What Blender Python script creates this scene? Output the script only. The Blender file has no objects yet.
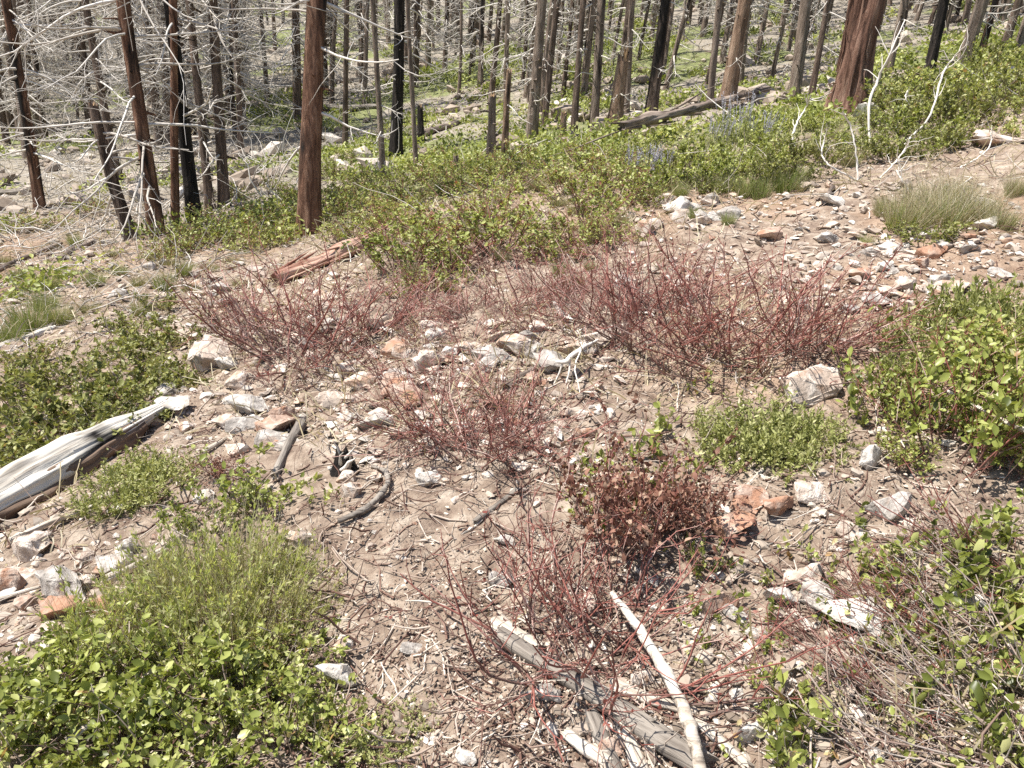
import bpy, bmesh, math, random
import numpy as np
from mathutils import Vector, Matrix, noise as mnoise

random.seed(7)
rng = np.random.default_rng(7)
scene = bpy.context.scene
COL = scene.collection
UP = np.array([0., 0., 1.])

# ------------------------------------------------------------------ noise
def _hash(ix, iy, iz, seed):
    h = (ix.astype(np.int64) * 374761393 + iy.astype(np.int64) * 668265263
         + iz.astype(np.int64) * 2147483647 + seed * 144665) & 0xFFFFFFFF
    h = ((h ^ (h >> 13)) * 1274126177) & 0xFFFFFFFF
    h = ((h ^ (h >> 16)) * 2246822519) & 0xFFFFFFFF
    return ((h ^ (h >> 15)) & 0xFFFFFF) / float(0xFFFFFF)

def vnoise(x, y, seed=0):
    x = np.asarray(x, float); y = np.asarray(y, float)
    ix = np.floor(x); iy = np.floor(y)
    fx = x - ix; fy = y - iy
    fx = fx * fx * fx * (fx * (fx * 6 - 15) + 10); fy = fy * fy * fy * (fy * (fy * 6 - 15) + 10)
    z = np.zeros_like(ix)
    a = _hash(ix, iy, z, seed); b = _hash(ix + 1, iy, z, seed)
    c = _hash(ix, iy + 1, z, seed); d = _hash(ix + 1, iy + 1, z, seed)
    return (a + (b - a) * fx) * (1 - fy) + (c + (d - c) * fx) * fy - 0.5

def vnoise3(x, y, z, seed=0):
    ix = np.floor(x); iy = np.floor(y); iz = np.floor(z)
    fx = x - ix; fy = y - iy; fz = z - iz
    fx = fx * fx * (3 - 2 * fx); fy = fy * fy * (3 - 2 * fy); fz = fz * fz * (3 - 2 * fz)
    def pl(k):
        a = _hash(ix, iy, iz + k, seed); b = _hash(ix + 1, iy, iz + k, seed)
        c = _hash(ix, iy + 1, iz + k, seed); d = _hash(ix + 1, iy + 1, iz + k, seed)
        return (a + (b - a) * fx) * (1 - fy) + (c + (d - c) * fx) * fy
    return pl(0) * (1 - fz) + pl(1) * fz - 0.5

def sstep(a, b, x):
    t = np.clip((x - a) / (b - a), 0, 1)
    return t * t * (3 - 2 * t)

# ------------------------------------------------------------------ terrain
CAM_Z = 1.6
def height(x, y, fine=True):
    x = np.asarray(x, float); y = np.asarray(y, float)
    xl = np.where(x < -2, -2 + (x + 2) * 0.62, x)
    xl = np.clip(xl, -9, 14)
    z = -0.02 + 0.03 * np.clip(y, -5, 40) + 0.215 * xl
    w = 3.0
    hill = 0.20 * w * np.log1p(np.exp(np.clip((y - 19.5) / w, -30, 30)))
    hill = np.where(y > 60 , 0.20 * 40.5 + 0.20 * w * 0 + 0.34 * (np.minimum(y, 130) - 60), np.where(y > 19.5 + 30 * w, 0.2 * (y - 19.5), hill))
    z = z + hill
    z = z + 0.30 * vnoise(x / 4.2 + 3, y / 4.2, 11) + 0.10 * vnoise(x / 1.3, y / 1.3 + 7, 12)
    z = z + sstep(15, 30, y) * 1.4 * vnoise(x / 11, y / 11, 13)
    z = z + 0.055 * vnoise(x / 0.45, y / 0.45, 14)
    if fine:
        k = 1 - sstep(9, 25, y)
        z = z + k * (0.045 * vnoise(x / 0.17, y / 0.17, 15) + 0.024 * vnoise(x / 0.07, y / 0.07, 16)
                     + 0.012 * np.abs(vnoise(x / 0.11 + 9, y / 0.19, 17)))
    return z

F = 759.0
PITCH, ROLL = math.radians(22), math.radians(4)
def ray(px, py):
    u = (px - 512) / F; v = -(py - 384) / F
    c, s = math.cos(ROLL), math.sin(ROLL)
    u, v = u * c - v * s, u * s + v * c
    return np.array([u, math.cos(PITCH) + v * math.sin(PITCH), -math.sin(PITCH) + v * math.cos(PITCH)])

H0 = float(height(0.0, 0.0))
EYE = np.array([0, 0, H0 + CAM_Z])
_T = np.concatenate([np.linspace(0.8, 12, 500), np.linspace(12.03, 90, 700)])
def gp(px, py, lift=0.0):
    """ground point seen at a pixel of the photograph, and metres per pixel there"""
    d = ray(px, py)
    P = EYE + _T[:, None] * d
    g = P[:, 2] - height(P[:, 0], P[:, 1]) - lift
    k = np.argmax(g < 0)
    if not (g < 0).any(): k = len(_T) - 1
    k = max(k, 1)
    t = _T[k - 1] + (_T[k] - _T[k - 1]) * g[k - 1] / max(1e-9, (g[k - 1] - g[k]))
    p = EYE + t * d
    return p, t / F
def at_depth(px, py, depth):
    return EYE + depth * ray(px, py)
def gz(x, y): return float(height(x, y))

# ------------------------------------------------------------------ mesh building
class MB:
    def __init__(self): self.v = []; self.f = []; self.r = []; self.n = 0
    def add(self, V, Fq, rnd=None):
        """V (n,3), Fq list of int arrays (m,3)/(m,4)"""
        V = np.asarray(V, float).reshape(-1, 3)
        self.v.append(V)
        for q in (Fq if isinstance(Fq, list) else [Fq]): self.f.append(np.asarray(q, np.int64) + self.n)
        self.r.append(np.zeros(len(V)) if rnd is None else np.broadcast_to(rnd, (len(V),)))
        self.n += len(V)
    def mesh(self, name, mat, smooth=True):
        me = bpy.data.meshes.new(name)
        V = np.concatenate(self.v) if self.v else np.zeros((0, 3))
        me.vertices.add(len(V)); me.vertices.foreach_set('co', V.astype(np.float32).ravel())
        loops = np.concatenate([q.ravel() for q in self.f]); tot = np.concatenate([np.full(len(q), q.shape[1]) for q in self.f])
        st = np.concatenate([[0], np.cumsum(tot)[:-1]])
        me.loops.add(len(loops)); me.loops.foreach_set('vertex_index', loops.astype(np.int32))
        me.polygons.add(len(tot)); me.polygons.foreach_set('loop_start', st.astype(np.int32))
        try: me.polygons.foreach_set('loop_total', tot.astype(np.int32))
        except Exception: pass
        a = me.attributes.new('rnd', 'FLOAT', 'POINT'); a.data.foreach_set('value', np.concatenate(self.r).astype(np.float32))
        me.polygons.foreach_set('use_smooth', np.full(len(tot), smooth))
        me.materials.append(mat)
        me.update(calc_edges=True); me.validate()
        return me

def nrm(v): return v / np.maximum(np.linalg.norm(v, axis=-1, keepdims=True), 1e-9)

def tubes(mb, P, R, sides=4, rnd=None, cap=False):
    """P (M,N,3) polylines, R (M,N) radii"""
    M, N, _ = P.shape
    T = nrm(np.gradient(P, axis=1))
    ref = nrm(rng.normal(size=(M, 1, 3)) + np.array([.3, .2, .1]))
    S = np.cross(T, ref); 
    S = nrm(S + 1e-6); B = np.cross(T, S)
    a = np.arange(sides) / sides * 2 * np.pi
    V = P[:, :, None, :] + R[:, :, None, None] * (np.cos(a)[None, None, :, None] * S[:, :, None, :] + np.sin(a)[None, None, :, None] * B[:, :, None, :])
    idx = np.arange(M * N * sides).reshape(M, N, sides)
    nx = np.roll(idx, -1, axis=2)
    q = np.stack([idx[:, :-1], nx[:, :-1], nx[:, 1:], idx[:, 1:]], -1).reshape(-1, 4)
    r = np.repeat(rng.random(M) if rnd is None else np.asarray(rnd), N * sides)
    fl = [q]
    if cap and sides == 4: fl += [idx[:, 0, ::-1], idx[:, -1]]
    mb.add(V.reshape(-1, 3), fl, r)

def grow(p0, d0, L, n, jit=.15, pull=None, pullk=0.):
    """grow M polylines of n points"""
    M = len(p0); P = np.zeros((M, n, 3)); P[:, 0] = p0; d = nrm(d0)
    step = (np.broadcast_to(L, (M,)) / (n - 1))[:, None]
    for i in range(1, n):
        d = d + rng.normal(size=(M, 3)) * jit
        if pull is not None: d = d + np.asarray(pull) * pullk
        d = nrm(d); P[:, i] = P[:, i - 1] + d * step
    return P

def pick(P, K, t0=.3, t1=1., tip=0.):
    """K points on polylines P with tangents"""
    M, N, _ = P.shape
    i = rng.integers(0, M, K); t = (t0 + (t1 - t0) * rng.random(K)) * (N - 1)
    j = np.minimum(t.astype(int), N - 2); f = (t - j)[:, None]
    A = P[i, j]; Bq = P[i, j + 1]
    return A + (Bq - A) * f, nrm(Bq - A), i

LEAF_V = np.array([[0, 0, 0], [.23, .30, .07], [0, .33, -.05], [-.23, .30, .07], [.29, .66, .06], [0, .68, -.05], [-.29, .66, .06], [0, 1, -.02]])
LEAF_F = [np.array([[0, 1, 2], [0, 2, 3], [4, 7, 5], [5, 7, 6]]), np.array([[2, 1, 4, 5], [3, 2, 5, 6]])]
NARROW_V = np.array([[0, 0, 0], [.10, .45, .03], [0, .5, -.03], [-.10, .45, .03], [0, 1, .02]])
NARROW_F = [np.array([[0, 1, 2], [0, 2, 3], [2, 1, 4], [3, 2, 4]])]
DRY_V = np.array([[0, 0, 0], [.3, .3, .16], [-.3, .35, .2], [.22, .75, .1], [-.2, .7, .24], [0, 1, .05]])
DRY_F = [np.array([[0, 1, 2], [3, 5, 4]]), np.array([[1, 3, 4, 2]])]

def leaves(mb, P, D, Nn, S, tv, tf, rnd=None):
    K = len(P); D = nrm(D); X = nrm(np.cross(D, Nn)); Z = np.cross(X, D)
    S = np.broadcast_to(S, (K,))[:, None, None]
    V = P[:, None, :] + S * (tv[None, :, 0:1] * X[:, None] + tv[None, :, 1:2] * D[:, None] + tv[None, :, 2:3] * Z[:, None])
    n = len(tv); off = (np.arange(K) * n)[:, None, None]
    fl = [(q[None] + off).reshape(-1, q.shape[1]) for q in tf]
    r = np.repeat(rng.random(K) if rnd is None else rnd, n)
    mb.add(V.reshape(-1, 3), fl, r)

# ------------------------------------------------------------------ materials
def new_mat(name):
    m = bpy.data.materials.new(name); m.use_nodes = True
    nt = m.node_tree; nt.nodes.clear()
    return m, nt
def N(nt, t, **k):
    n = nt.nodes.new(t)
    for a, v in k.items(): setattr(n, a, v)
    return n
def ramp(nt, fac, stops):
    r = N(nt, 'ShaderNodeValToRGB'); e = r.color_ramp.elements
    while len(e) < len(stops): e.new(.5)
    for el, (p, c) in zip(e, stops): el.position = p; el.color = (*c, 1)
    nt.links.new(fac, r.inputs[0]); return r.outputs[0]
def mixc(nt, fac, a, b, mode='MIX'):
    m = N(nt, 'ShaderNodeMix', data_type='RGBA', blend_type=mode)
    for s, v in ((m.inputs[0], fac), (m.inputs[6], a), (m.inputs[7], b)):
        if isinstance(v, (int, float)): s.default_value = v
        elif isinstance(v, tuple): s.default_value = (*v, 1)
        else: nt.links.new(v, s)
    return m.outputs[2]
def noise(nt, scale, detail=4, rough=.6, vec=None, stretch=None, dist=0):
    n = N(nt, 'ShaderNodeTexNoise'); n.inputs['Scale'].default_value = scale; n.inputs['Detail'].default_value = detail
    n.inputs['Roughness'].default_value = rough; n.inputs['Distortion'].default_value = dist
    if vec is None: vec = N(nt, 'ShaderNodeTexCoord').outputs['Object']
    if stretch:
        mp = N(nt, 'ShaderNodeMapping'); mp.inputs['Scale'].default_value = stretch
        nt.links.new(vec, mp.inputs[0]); vec = mp.outputs[0]
    nt.links.new(vec, n.inputs['Vector']); return n.outputs['Fac']
def math_(nt, op, a, b=0.0, c=None, clamp=False):
    m = N(nt, 'ShaderNodeMath', operation=op); m.use_clamp = clamp
    for i, v in enumerate((a, b) if c is None else (a, b, c)):
        if isinstance(v, (int, float)): m.inputs[i].default_value = v
        else: nt.links.new(v, m.inputs[i])
    return m.outputs[0]
def attr(nt, name): return N(nt, 'ShaderNodeAttribute', attribute_name=name)
def finish(nt, col, rough=.9, bump=None, bs=.5, bd=.01, spec=.3):
    p = N(nt, 'ShaderNodeBsdfPrincipled'); o = N(nt, 'ShaderNodeOutputMaterial')
    if isinstance(col, tuple): p.inputs['Base Color'].default_value = (*col, 1)
    else: nt.links.new(col, p.inputs['Base Color'])
    p.inputs['Roughness'].default_value = rough; p.inputs['Specular IOR Level'].default_value = spec
    if bump is not None:
        b = N(nt, 'ShaderNodeBump'); b.inputs['Strength'].default_value = bs; b.inputs['Distance'].default_value = bd
        nt.links.new(bump, b.inputs['Height']); nt.links.new(b.outputs[0], p.inputs['Normal'])
    nt.links.new(p.outputs[0], o.inputs[0]); return p
def obj_rand(nt): return N(nt, 'ShaderNodeObjectInfo').outputs['Random']

def leaf_mat(name, stops, trans=.3, rough=.45):
    m, nt = new_mat(name)
    r = attr(nt, 'rnd').outputs['Fac']
    k = math_(nt, 'MULTIPLY_ADD', math_(nt, 'SUBTRACT', obj_rand(nt), .5), .4, r, clamp=True)
    c = ramp(nt, k, stops)
    p = N(nt, 'ShaderNodeBsdfPrincipled'); nt.links.new(c, p.inputs['Base Color'])
    p.inputs['Roughness'].default_value = rough; p.inputs['Specular IOR Level'].default_value = .35
    t = N(nt, 'ShaderNodeBsdfTranslucent')
    nt.links.new(mixc(nt, 1.0, c, (1.0, 1.0, .55), 'MULTIPLY'), t.inputs[0])
    mx = N(nt, 'ShaderNodeMixShader'); mx.inputs[0].default_value = trans
    nt.links.new(p.outputs[0], mx.inputs[1]); nt.links.new(t.outputs[0], mx.inputs[2])
    nt.links.new(mx.outputs[0], N(nt, 'ShaderNodeOutputMaterial').inputs[0]); return m

def rnd_mat(name, stops, rough=.8, spec=.25, old=None):
    m, nt = new_mat(name); r = attr(nt, 'rnd').outputs['Fac']
    n = noise(nt, 30, 3); k = math_(nt, 'MULTIPLY_ADD', math_(nt, 'SUBTRACT', n, .5), .5, r, clamp=True)
    c = ramp(nt, k, stops)
    if old:                                        # older grey wood towards the root of the stems
        sp_ = N(nt, 'ShaderNodeSeparateXYZ'); nt.links.new(N(nt, 'ShaderNodeTexCoord').outputs['Object'], sp_.inputs[0])
        h = math_(nt, 'ADD', sp_.outputs[2], math_(nt, 'MULTIPLY', math_(nt, 'SUBTRACT', r, .5), .25))
        c = mixc(nt, ramp(nt, h, [(.04, (.85, .85, .85)), (.26, (0, 0, 0))]), c, old)
    finish(nt, c, rough, n, .3, .003, spec); return m

M = {}
M['leaf'] = leaf_mat('bright_leaf', [(0, (.09, .11, .024)), (.22, (.215, .25, .055)), (.55, (.37, .405, .11)), (.85, (.53, .54, .22)), (.95, (.58, .55, .30)), (1, (.44, .28, .13))], .35, .38)
M['leaf_olive'] = leaf_mat('olive_leaf', [(0, (.085, .095, .026)), (.35, (.225, .24, .068)), (.8, (.40, .40, .155)), (.93, (.47, .43, .23)), (1, (.36, .22, .13))], .33)
M['leaf_mid'] = leaf_mat('meadow_leaf', [(0, (.11, .135, .032)), (.35, (.29, .33, .088)), (.78, (.48, .505, .185)), (.87, (.42, .38, .19)), (.93, (.36, .22, .13)), (1, (.28, .11, .07))], .35)
M['leaf_fine'] = leaf_mat('grey_green_leaf', [(0, (.16, .175, .05)), (.5, (.34, .36, .12)), (1, (.52, .51, .25))], .3, .6)
M['leaf_straw'] = leaf_mat('pale_green_leaf', [(0, (.32, .36, .11)), (.45, (.50, .54, .22)), (.8, (.60, .58, .33)), (1, (.70, .63, .46))], .5, .6)
M['leaf_brown'] = leaf_mat('dry_brown_leaf', [(0, (.085, .036, .025)), (.5, (.175, .075, .05)), (.85, (.27, .14, .095)), (1, (.40, .27, .19))], .15, .7)
M['leaf_red'] = leaf_mat('red_dry_leaf', [(0, (.13, .03, .022)), (.6, (.23, .07, .05)), (1, (.36, .17, .13))], .15, .7)
M['straw'] = leaf_mat('dry_straw', [(0, (.32, .26, .15)), (.6, (.48, .41, .27)), (1, (.62, .56, .42))], .2, .7)
M['grass'] = leaf_mat('green_grass', [(0, (.14, .19, .04)), (.6, (.26, .32, .09)), (1, (.44, .42, .2))], .25, .5)
M['lupine'] = leaf_mat('lavender_petal', [(0, (.40, .38, .46)), (1, (.58, .56, .61))], .2, .7)
M['red_twig'] = rnd_mat('red_twig_bark', [(0, (.08, .028, .022)), (.42, (.225, .07, .052)), (.76, (.34, .135, .105)), (1, (.50, .38, .32))], .6, .4, (.15, .10, .08))
M['grey_twig'] = rnd_mat('grey_twig_bark', [(0, (.12, .07, .05)), (.4, (.25, .18, .14)), (1, (.48, .43, .37))])
M['pale_twig'] = rnd_mat('pale_twig_bark', [(0, (.17, .10, .08)), (.35, (.30, .23, .19)), (1, (.52, .47, .41))])
M['bleached'] = rnd_mat('bleached_wood', [(0, (.22, .19, .16)), (.3, (.40, .36, .31)), (1, (.68, .64, .58))])
M['white_wood'] = rnd_mat('white_wood', [(0, (.32, .28, .23)), (.4, (.58, .53, .46)), (1, (.72, .68, .61))])
M['litter'] = rnd_mat('leaf_litter', [(0, (.10, .06, .042)), (.3, (.21, .14, .10)), (.65, (.35, .27, .205)), (1, (.58, .50, .41))])
M['litter_twig'] = rnd_mat('litter_twig', [(0, (.09, .045, .035)), (.35, (.2, .12, .09)), (.7, (.38, .30, .24)), (1, (.62, .56, .48))])

M['far_bark'] = rnd_mat('far_bark', [(0, (.03, .023, .019)), (.3, (.09, .067, .052)), (.7, (.19, .145, .115)), (1, (.32, .26, .21))], .9)
def bark_mat(name, dark, mid, light, char=.45, zs=.14, scale=22):
    m, nt = new_mat(name)
    f = noise(nt, scale, 6, .72, stretch=(1, 1, zs), dist=.6)
    big = noise(nt, 4.5, 4, .65, stretch=(1, 1, .16))
    k = math_(nt, 'ADD', big, math_(nt, 'MULTIPLY', math_(nt, 'SUBTRACT', obj_rand(nt), .5), .22))
    c = ramp(nt, f, [(.3, dark), (.5, mid), (.72, light)])
    ch = ramp(nt, k, [(char - .06, (1, 1, 1)), (char + .06, (0, 0, 0))])
    c = mixc(nt, ch, c, (.018, .015, .013))
    finish(nt, c, .9, f, 1.0, .05, .2); return m
M['bark_red'] = bark_mat('red_brown_bark', (.03, .015, .010), (.175, .092, .058), (.42, .265, .18), .43)
M['bark_dark'] = bark_mat('scorched_bark', (.03, .021, .016), (.14, .10, .076), (.32, .245, .195), .38)
M['bark_char'] = bark_mat('charred_bark', (.008, .007, .007), (.028, .023, .02), (.10, .08, .068), .35)
M['bark_grey'] = bark_mat('grey_brown_bark', (.07, .053, .042), (.225, .172, .134), (.42, .345, .28), .34)
M['bark_tan'] = bark_mat('tan_bark', (.06, .038, .026), (.26, .17, .115), (.45, .34, .25), .33)
M['bark_cedar'] = bark_mat('cedar_bark', (.03, .016, .012), (.185, .10, .07), (.42, .285, .215), .38, .06, 17)
M['break'] = rnd_mat('torn_wood', [(0, (.32, .18, .09)), (.6, (.52, .35, .2)), (1, (.68, .55, .38))])

def log_mat(name, dark, mid, light, scale=16, char=0.0):
    m, nt = new_mat(name)
    f = noise(nt, scale, 5, .6, stretch=(.08, 1, 1), dist=.5)
    g = noise(nt, 3.5, 4, .6, stretch=(.6, 1, 1))
    c = ramp(nt, math_(nt, 'MULTIPLY_ADD', g, .55, math_(nt, 'MULTIPLY', f, .55)), [(.40, dark), (.49, mid), (.62, light)])
    if char:
        c = mixc(nt, ramp(nt, noise(nt, 2.3, 3), [(char - .05, (0, 0, 0)), (char + .05, (1, 1, 1))]), c, (.02, .017, .015))
    finish(nt, c, .85, f, 1.0, .014, .2); return m
M['log_white'] = log_mat('silver_log', (.05, .04, .03), (.34, .30, .25), (.64, .60, .53), 18, .66)
M['log_grey'] = log_mat('grey_bark_log', (.055, .046, .038), (.15, .128, .108), (.30, .265, .225), 45)
M['log_red'] = log_mat('red_rotten_log', (.035, .016, .011), (.20, .085, .056), (.50, .33, .25), 22)
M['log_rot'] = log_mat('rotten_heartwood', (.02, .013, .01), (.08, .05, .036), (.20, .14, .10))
M['log_char'] = log_mat('charred_log', (.03, .024, .02), (.10, .076, .062), (.30, .24, .195))
M['log_bleach'] = log_mat('bleached_stick', (.13, .10, .075), (.42, .36, .29), (.66, .60, .52), 40)

def rock_mat(name, lo, hi, stain, stain_amt):
    m, nt = new_mat(name)
    tc = N(nt, 'ShaderNodeTexCoord').outputs['Object']
    oi = obj_rand(nt)
    vm = N(nt, 'ShaderNodeVectorMath', operation='ADD'); nt.links.new(tc, vm.inputs[0])
    cb = N(nt, 'ShaderNodeCombineXYZ'); nt.links.new(math_(nt, 'MULTIPLY', oi, 37.), cb.inputs[0]); nt.links.new(cb.outputs[0], vm.inputs[1])
    v = vm.outputs[0]
    a = noise(nt, 2.2, 6, .6, v); b = noise(nt, 1.3, 3, .5, v, dist=.6); g = noise(nt, 9, 4, .6, v)
    c = ramp(nt, a, [(.32, tuple(x * .72 for x in lo)), (.46, lo), (.62, hi)])
    k = math_(nt, 'ADD', b, math_(nt, 'MULTIPLY', math_(nt, 'SUBTRACT', oi, .5), .2))
    c = mixc(nt, ramp(nt, k, [(stain_amt, (0, 0, 0)), (stain_amt + .12, (.75, .75, .75))]), c, stain)
    c = mixc(nt, ramp(nt, g, [(.60, (0, 0, 0)), (.76, (.35, .35, .35))]), c, (.16, .14, .125))
    finish(nt, c, .88, math_(nt, 'MULTIPLY_ADD', g, .25, a), .6, .03, .25); return m
M['rock_pale'] = rock_mat('pale_pink_stone', (.46, .37, .30), (.68, .60, .52), (.40, .24, .15), .56)
M['rock_orange'] = rock_mat('orange_stained_stone', (.36, .25, .19), (.52, .41, .33), (.38, .19, .11), .47)
M['rock_white'] = rock_mat('white_quartz_stone', (.46, .42, .37), (.68, .64, .585), (.42, .30, .21), .60)
M['rock_grey'] = rock_mat('grey_lichen_stone', (.33, .295, .26), (.54, .50, .45), (.34, .24, .18), .62)
M['gravel'] = rnd_mat('gravel_stone', [(0, (.17, .135, .105)), (.35, (.31, .25, .195)), (.75, (.42, .355, .29)), (1, (.60, .545, .475))])

m, nt = new_mat('loose_stone')
a = noise(nt, 16, 5, .6); r = attr(nt, 'rnd').outputs['Fac']
c = ramp(nt, r, [(0, (.30, .25, .21)), (.3, (.46, .38, .31)), (.6, (.60, .52, .445)), (.78, (.44, .30, .21)), (.86, (.50, .46, .41)), (1, (.70, .65, .59))])
c = mixc(nt, ramp(nt, a, [(.35, (.5, .5, .5)), (.52, (0, 0, 0))]), c, (.30, .24, .19))
finish(nt, c, .9, a, .7, .012, .2); M['rock_loose'] = m

# ground: bare soil, litter, straw-grey rubble and green haze of low growth mixed by masks stored on the sheet
m, nt = new_mat('forest_soil')
zone = attr(nt, 'zone'); sx = N(nt, 'ShaderNodeSeparateColor'); nt.links.new(zone.outputs['Color'], sx.inputs[0])
n1 = noise(nt, 1.1, 8, .65); n2 = noise(nt, 9, 8, .7); n3 = noise(nt, 60, 6, .7)
soil = ramp(nt, math_(nt, 'MULTIPLY_ADD', n1, .5, math_(nt, 'MULTIPLY', n2, .5)), [(.34, (.175, .115, .078)), (.47, (.30, .208, .145)), (.60, (.43, .32, .235))])
litter = ramp(nt, n2, [(.32, (.16, .11, .085)), (.5, (.32, .245, .185)), (.66, (.50, .42, .335))])
rubble = ramp(nt, math_(nt, 'MULTIPLY_ADD', n3, .4, math_(nt, 'MULTIPLY', n2, .6)), [(.32, (.15, .125, .095)), (.5, (.30, .262, .21)), (.66, (.46, .42, .355))])
green = ramp(nt, n2, [(.32, (.10, .12, .035)), (.55, (.19, .225, .07)), (.7, (.32, .30, .15))])
c = mixc(nt, sx.outputs[0], litter, soil); c = mixc(nt, sx.outputs[2], c, rubble); c = mixc(nt, sx.outputs[1], c, green)
c = mixc(nt, .5, c, mixc(nt, ramp(nt, n3, [(.3, (.55, .55, .55)), (.6, (1.1, 1.1, 1.1))]), (0, 0, 0), c), 'MIX')
finish(nt, c, .95, math_(nt, 'MULTIPLY_ADD', n3, .35, n2), .9, .035, .15)
M['ground'] = m

# ------------------------------------------------------------------ object helpers
def props(o, label=None, cat=None, group=None, kind=None):
    if label: o['label'] = label
    if cat: o['category'] = cat
    if group: o['group'] = group
    if kind: o['kind'] = kind
    return o
def empty(name, loc, rot=(0, 0, 0), sc=1.0):
    o = bpy.data.objects.new(name, None); COL.objects.link(o); o.empty_display_size = .05
    o.location = loc; o.rotation_euler = rot; o.scale = (sc,) * 3 if np.isscalar(sc) else sc
    return o
def part(name, me, parent=None, loc=None, rot=None, sc=None):
    o = bpy.data.objects.new(name, me); COL.objects.link(o)
    if parent: o.parent = parent
    if loc is not None: o.location = loc
    if rot is not None: o.rotation_euler = rot
    if sc is not None: o.scale = sc
    return o
def thing(name, parts, loc, label, cat, group=None, rotz=0., sc=1., tilt=(0, 0)):
    """an Empty with one child per (part name, mesh)"""
    e = empty(name, loc, (tilt[0], tilt[1], rotz), sc)
    for pn, me in parts: part(pn, me, e)
    return props(e, label, cat, group)

# ------------------------------------------------------------------ ground sheet
ys = np.concatenate([np.linspace(-12, .55, 50)[:-1], .55 + (np.exp(np.linspace(0, math.log(290), 660)) - 1) * 1.05])
xi = np.arange(0, 5.0, .024); o_ = [5.0]; s_ = .024
while o_[-1] < 260: s_ *= 1.034; o_.append(o_[-1] + s_)
xp = np.concatenate([xi, o_]); xs = np.concatenate([-xp[:0:-1], xp])
X, Y = np.meshgrid(xs, ys); Z = height(X, Y)
nx_, ny_ = len(xs), len(ys)
idx = np.arange(nx_ * ny_).reshape(ny_, nx_)
mb = MB(); mb.add(np.stack([X, Y, Z], -1).reshape(-1, 3), np.stack([idx[:-1, :-1], idx[:-1, 1:], idx[1:, 1:], idx[1:, :-1]], -1).reshape(-1, 4))
me = mb.mesh('ground', M['ground'])
bare = sstep(-.05, .22, vnoise(X / 1.7, Y / 1.7, 31) + .5 * vnoise(X / .5, Y / .5, 32) + .18 * np.exp(-((X + .3) / .9) ** 2) - .02 * np.abs(X))
far = sstep(8.5, 13, Y + 1.5 * vnoise(X / 1.5, Y / 1.5, 35) - np.clip(X, -3, 6) * .25)
grn = sstep(-.02, .16, vnoise(X / 2.6, Y / 2.2, 33) + .45 * vnoise(X / .8, Y / .8, 34)) * sstep(6, 10, Y) * .8
rub = far
colr = np.stack([bare, grn, rub, np.ones_like(bare)], -1).reshape(-1, 4).astype(np.float32)
a = me.color_attributes.new('zone', 'FLOAT_COLOR', 'POINT'); a.data.foreach_set('color', colr.ravel())
props(part('ground', me), kind='structure')

# ------------------------------------------------------------------ scattered stuff (uncountable)
def polar(n, r0, r1, a0=-47, a1=47, pw=1.0):
    r = np.exp(np.log(r0) + (np.log(r1) - np.log(r0)) * rng.random(n) ** pw); a_ = np.radians(a0 + (a1 - a0) * rng.random(n))
    x = r * np.sin(a_); y = r * np.cos(a_)
    return np.stack([x, y, height(x, y)], -1), r

# gravel: small angular stones, deformed low polyhedra
bmx = bmesh.new(); bmesh.ops.create_icosphere(bmx, subdivisions=1, radius=1); ICO_V = np.array([v.co[:] for v in bmx.verts]); ICO_F = np.array([[v.index for v in f.verts] for f in bmx.faces]); bmx.free()
def pebbles(n, r0, r1, s0, s1, grow_r):
    P, r = polar(n, r0, r1)
    k = (vnoise(P[:, 0] / .9, P[:, 1] / .9, 41) + .5 * vnoise(P[:, 0] / .3, P[:, 1] / .3, 42) + rng.random(n) * .35 - .10 * np.clip(3 - r, 0, 1)) > .17
    P = P[k]; r = r[k]; n = len(P)
    s = s0 * (s1 / s0) ** (rng.random(n) ** 2.6) * (1 + grow_r * r)
    V = ICO_V[None] * (1 + .55 * (rng.random((n, len(ICO_V), 1)) - .5)) * (np.array([1, .75, .5]) * (1 + .4 * (rng.random((n, 1, 3)) - .5)))
    a_ = rng.random(n) * 6.28; ca, sa = np.cos(a_)[:, None], np.sin(a_)[:, None]
    tl = rng.normal(size=(n, 1)) * .3
    x = V[..., 0] * ca - V[..., 1] * sa; y = V[..., 0] * sa + V[..., 1] * ca; z = V[..., 2] + x * tl
    V = np.stack([x, y, z], -1) * s[:, None, None] + P[:, None]
    V[..., 2] += (s * .18)[:, None]
    mbx = MB(); mbx.add(V.reshape(-1, 3), (ICO_F[None] + (np.arange(n) * len(ICO_V))[:, None, None]).reshape(-1, 3), np.repeat(rng.random(n), len(ICO_V)))
    return mbx
props(part('gravel', pebbles(20000, 1.2, 15, .003, .030, .07).mesh('gravel', M['gravel'], False)), 'pinkish tan gravel and stone chips covering the open soil', 'gravel', kind='stuff')

P, r = polar(60000, 1.2, 14)
k = (vnoise(P[:, 0] / .8, P[:, 1] / .8, 43) + .6 * vnoise(P[:, 0] / .25, P[:, 1] / .25, 44) + rng.random(len(P)) * .4) > .12
P = P[k]; n = len(P); D = rng.normal(size=(n, 3)); D[:, 2] *= .25
mb = MB(); leaves(mb, P + UP * (.004 + .012 * rng.random(n)[:, None]), D, UP + rng.normal(size=(n, 3)) * .35, (.005 + .011 * rng.random(n) ** 2) * (1 + .08 * r[k]), DRY_V, DRY_F)
props(part('leaf_litter', mb.mesh('leaf_litter', M['litter'])), 'dry curled tan and brown leaves strewn over the soil', 'leaf litter', kind='stuff')

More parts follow.
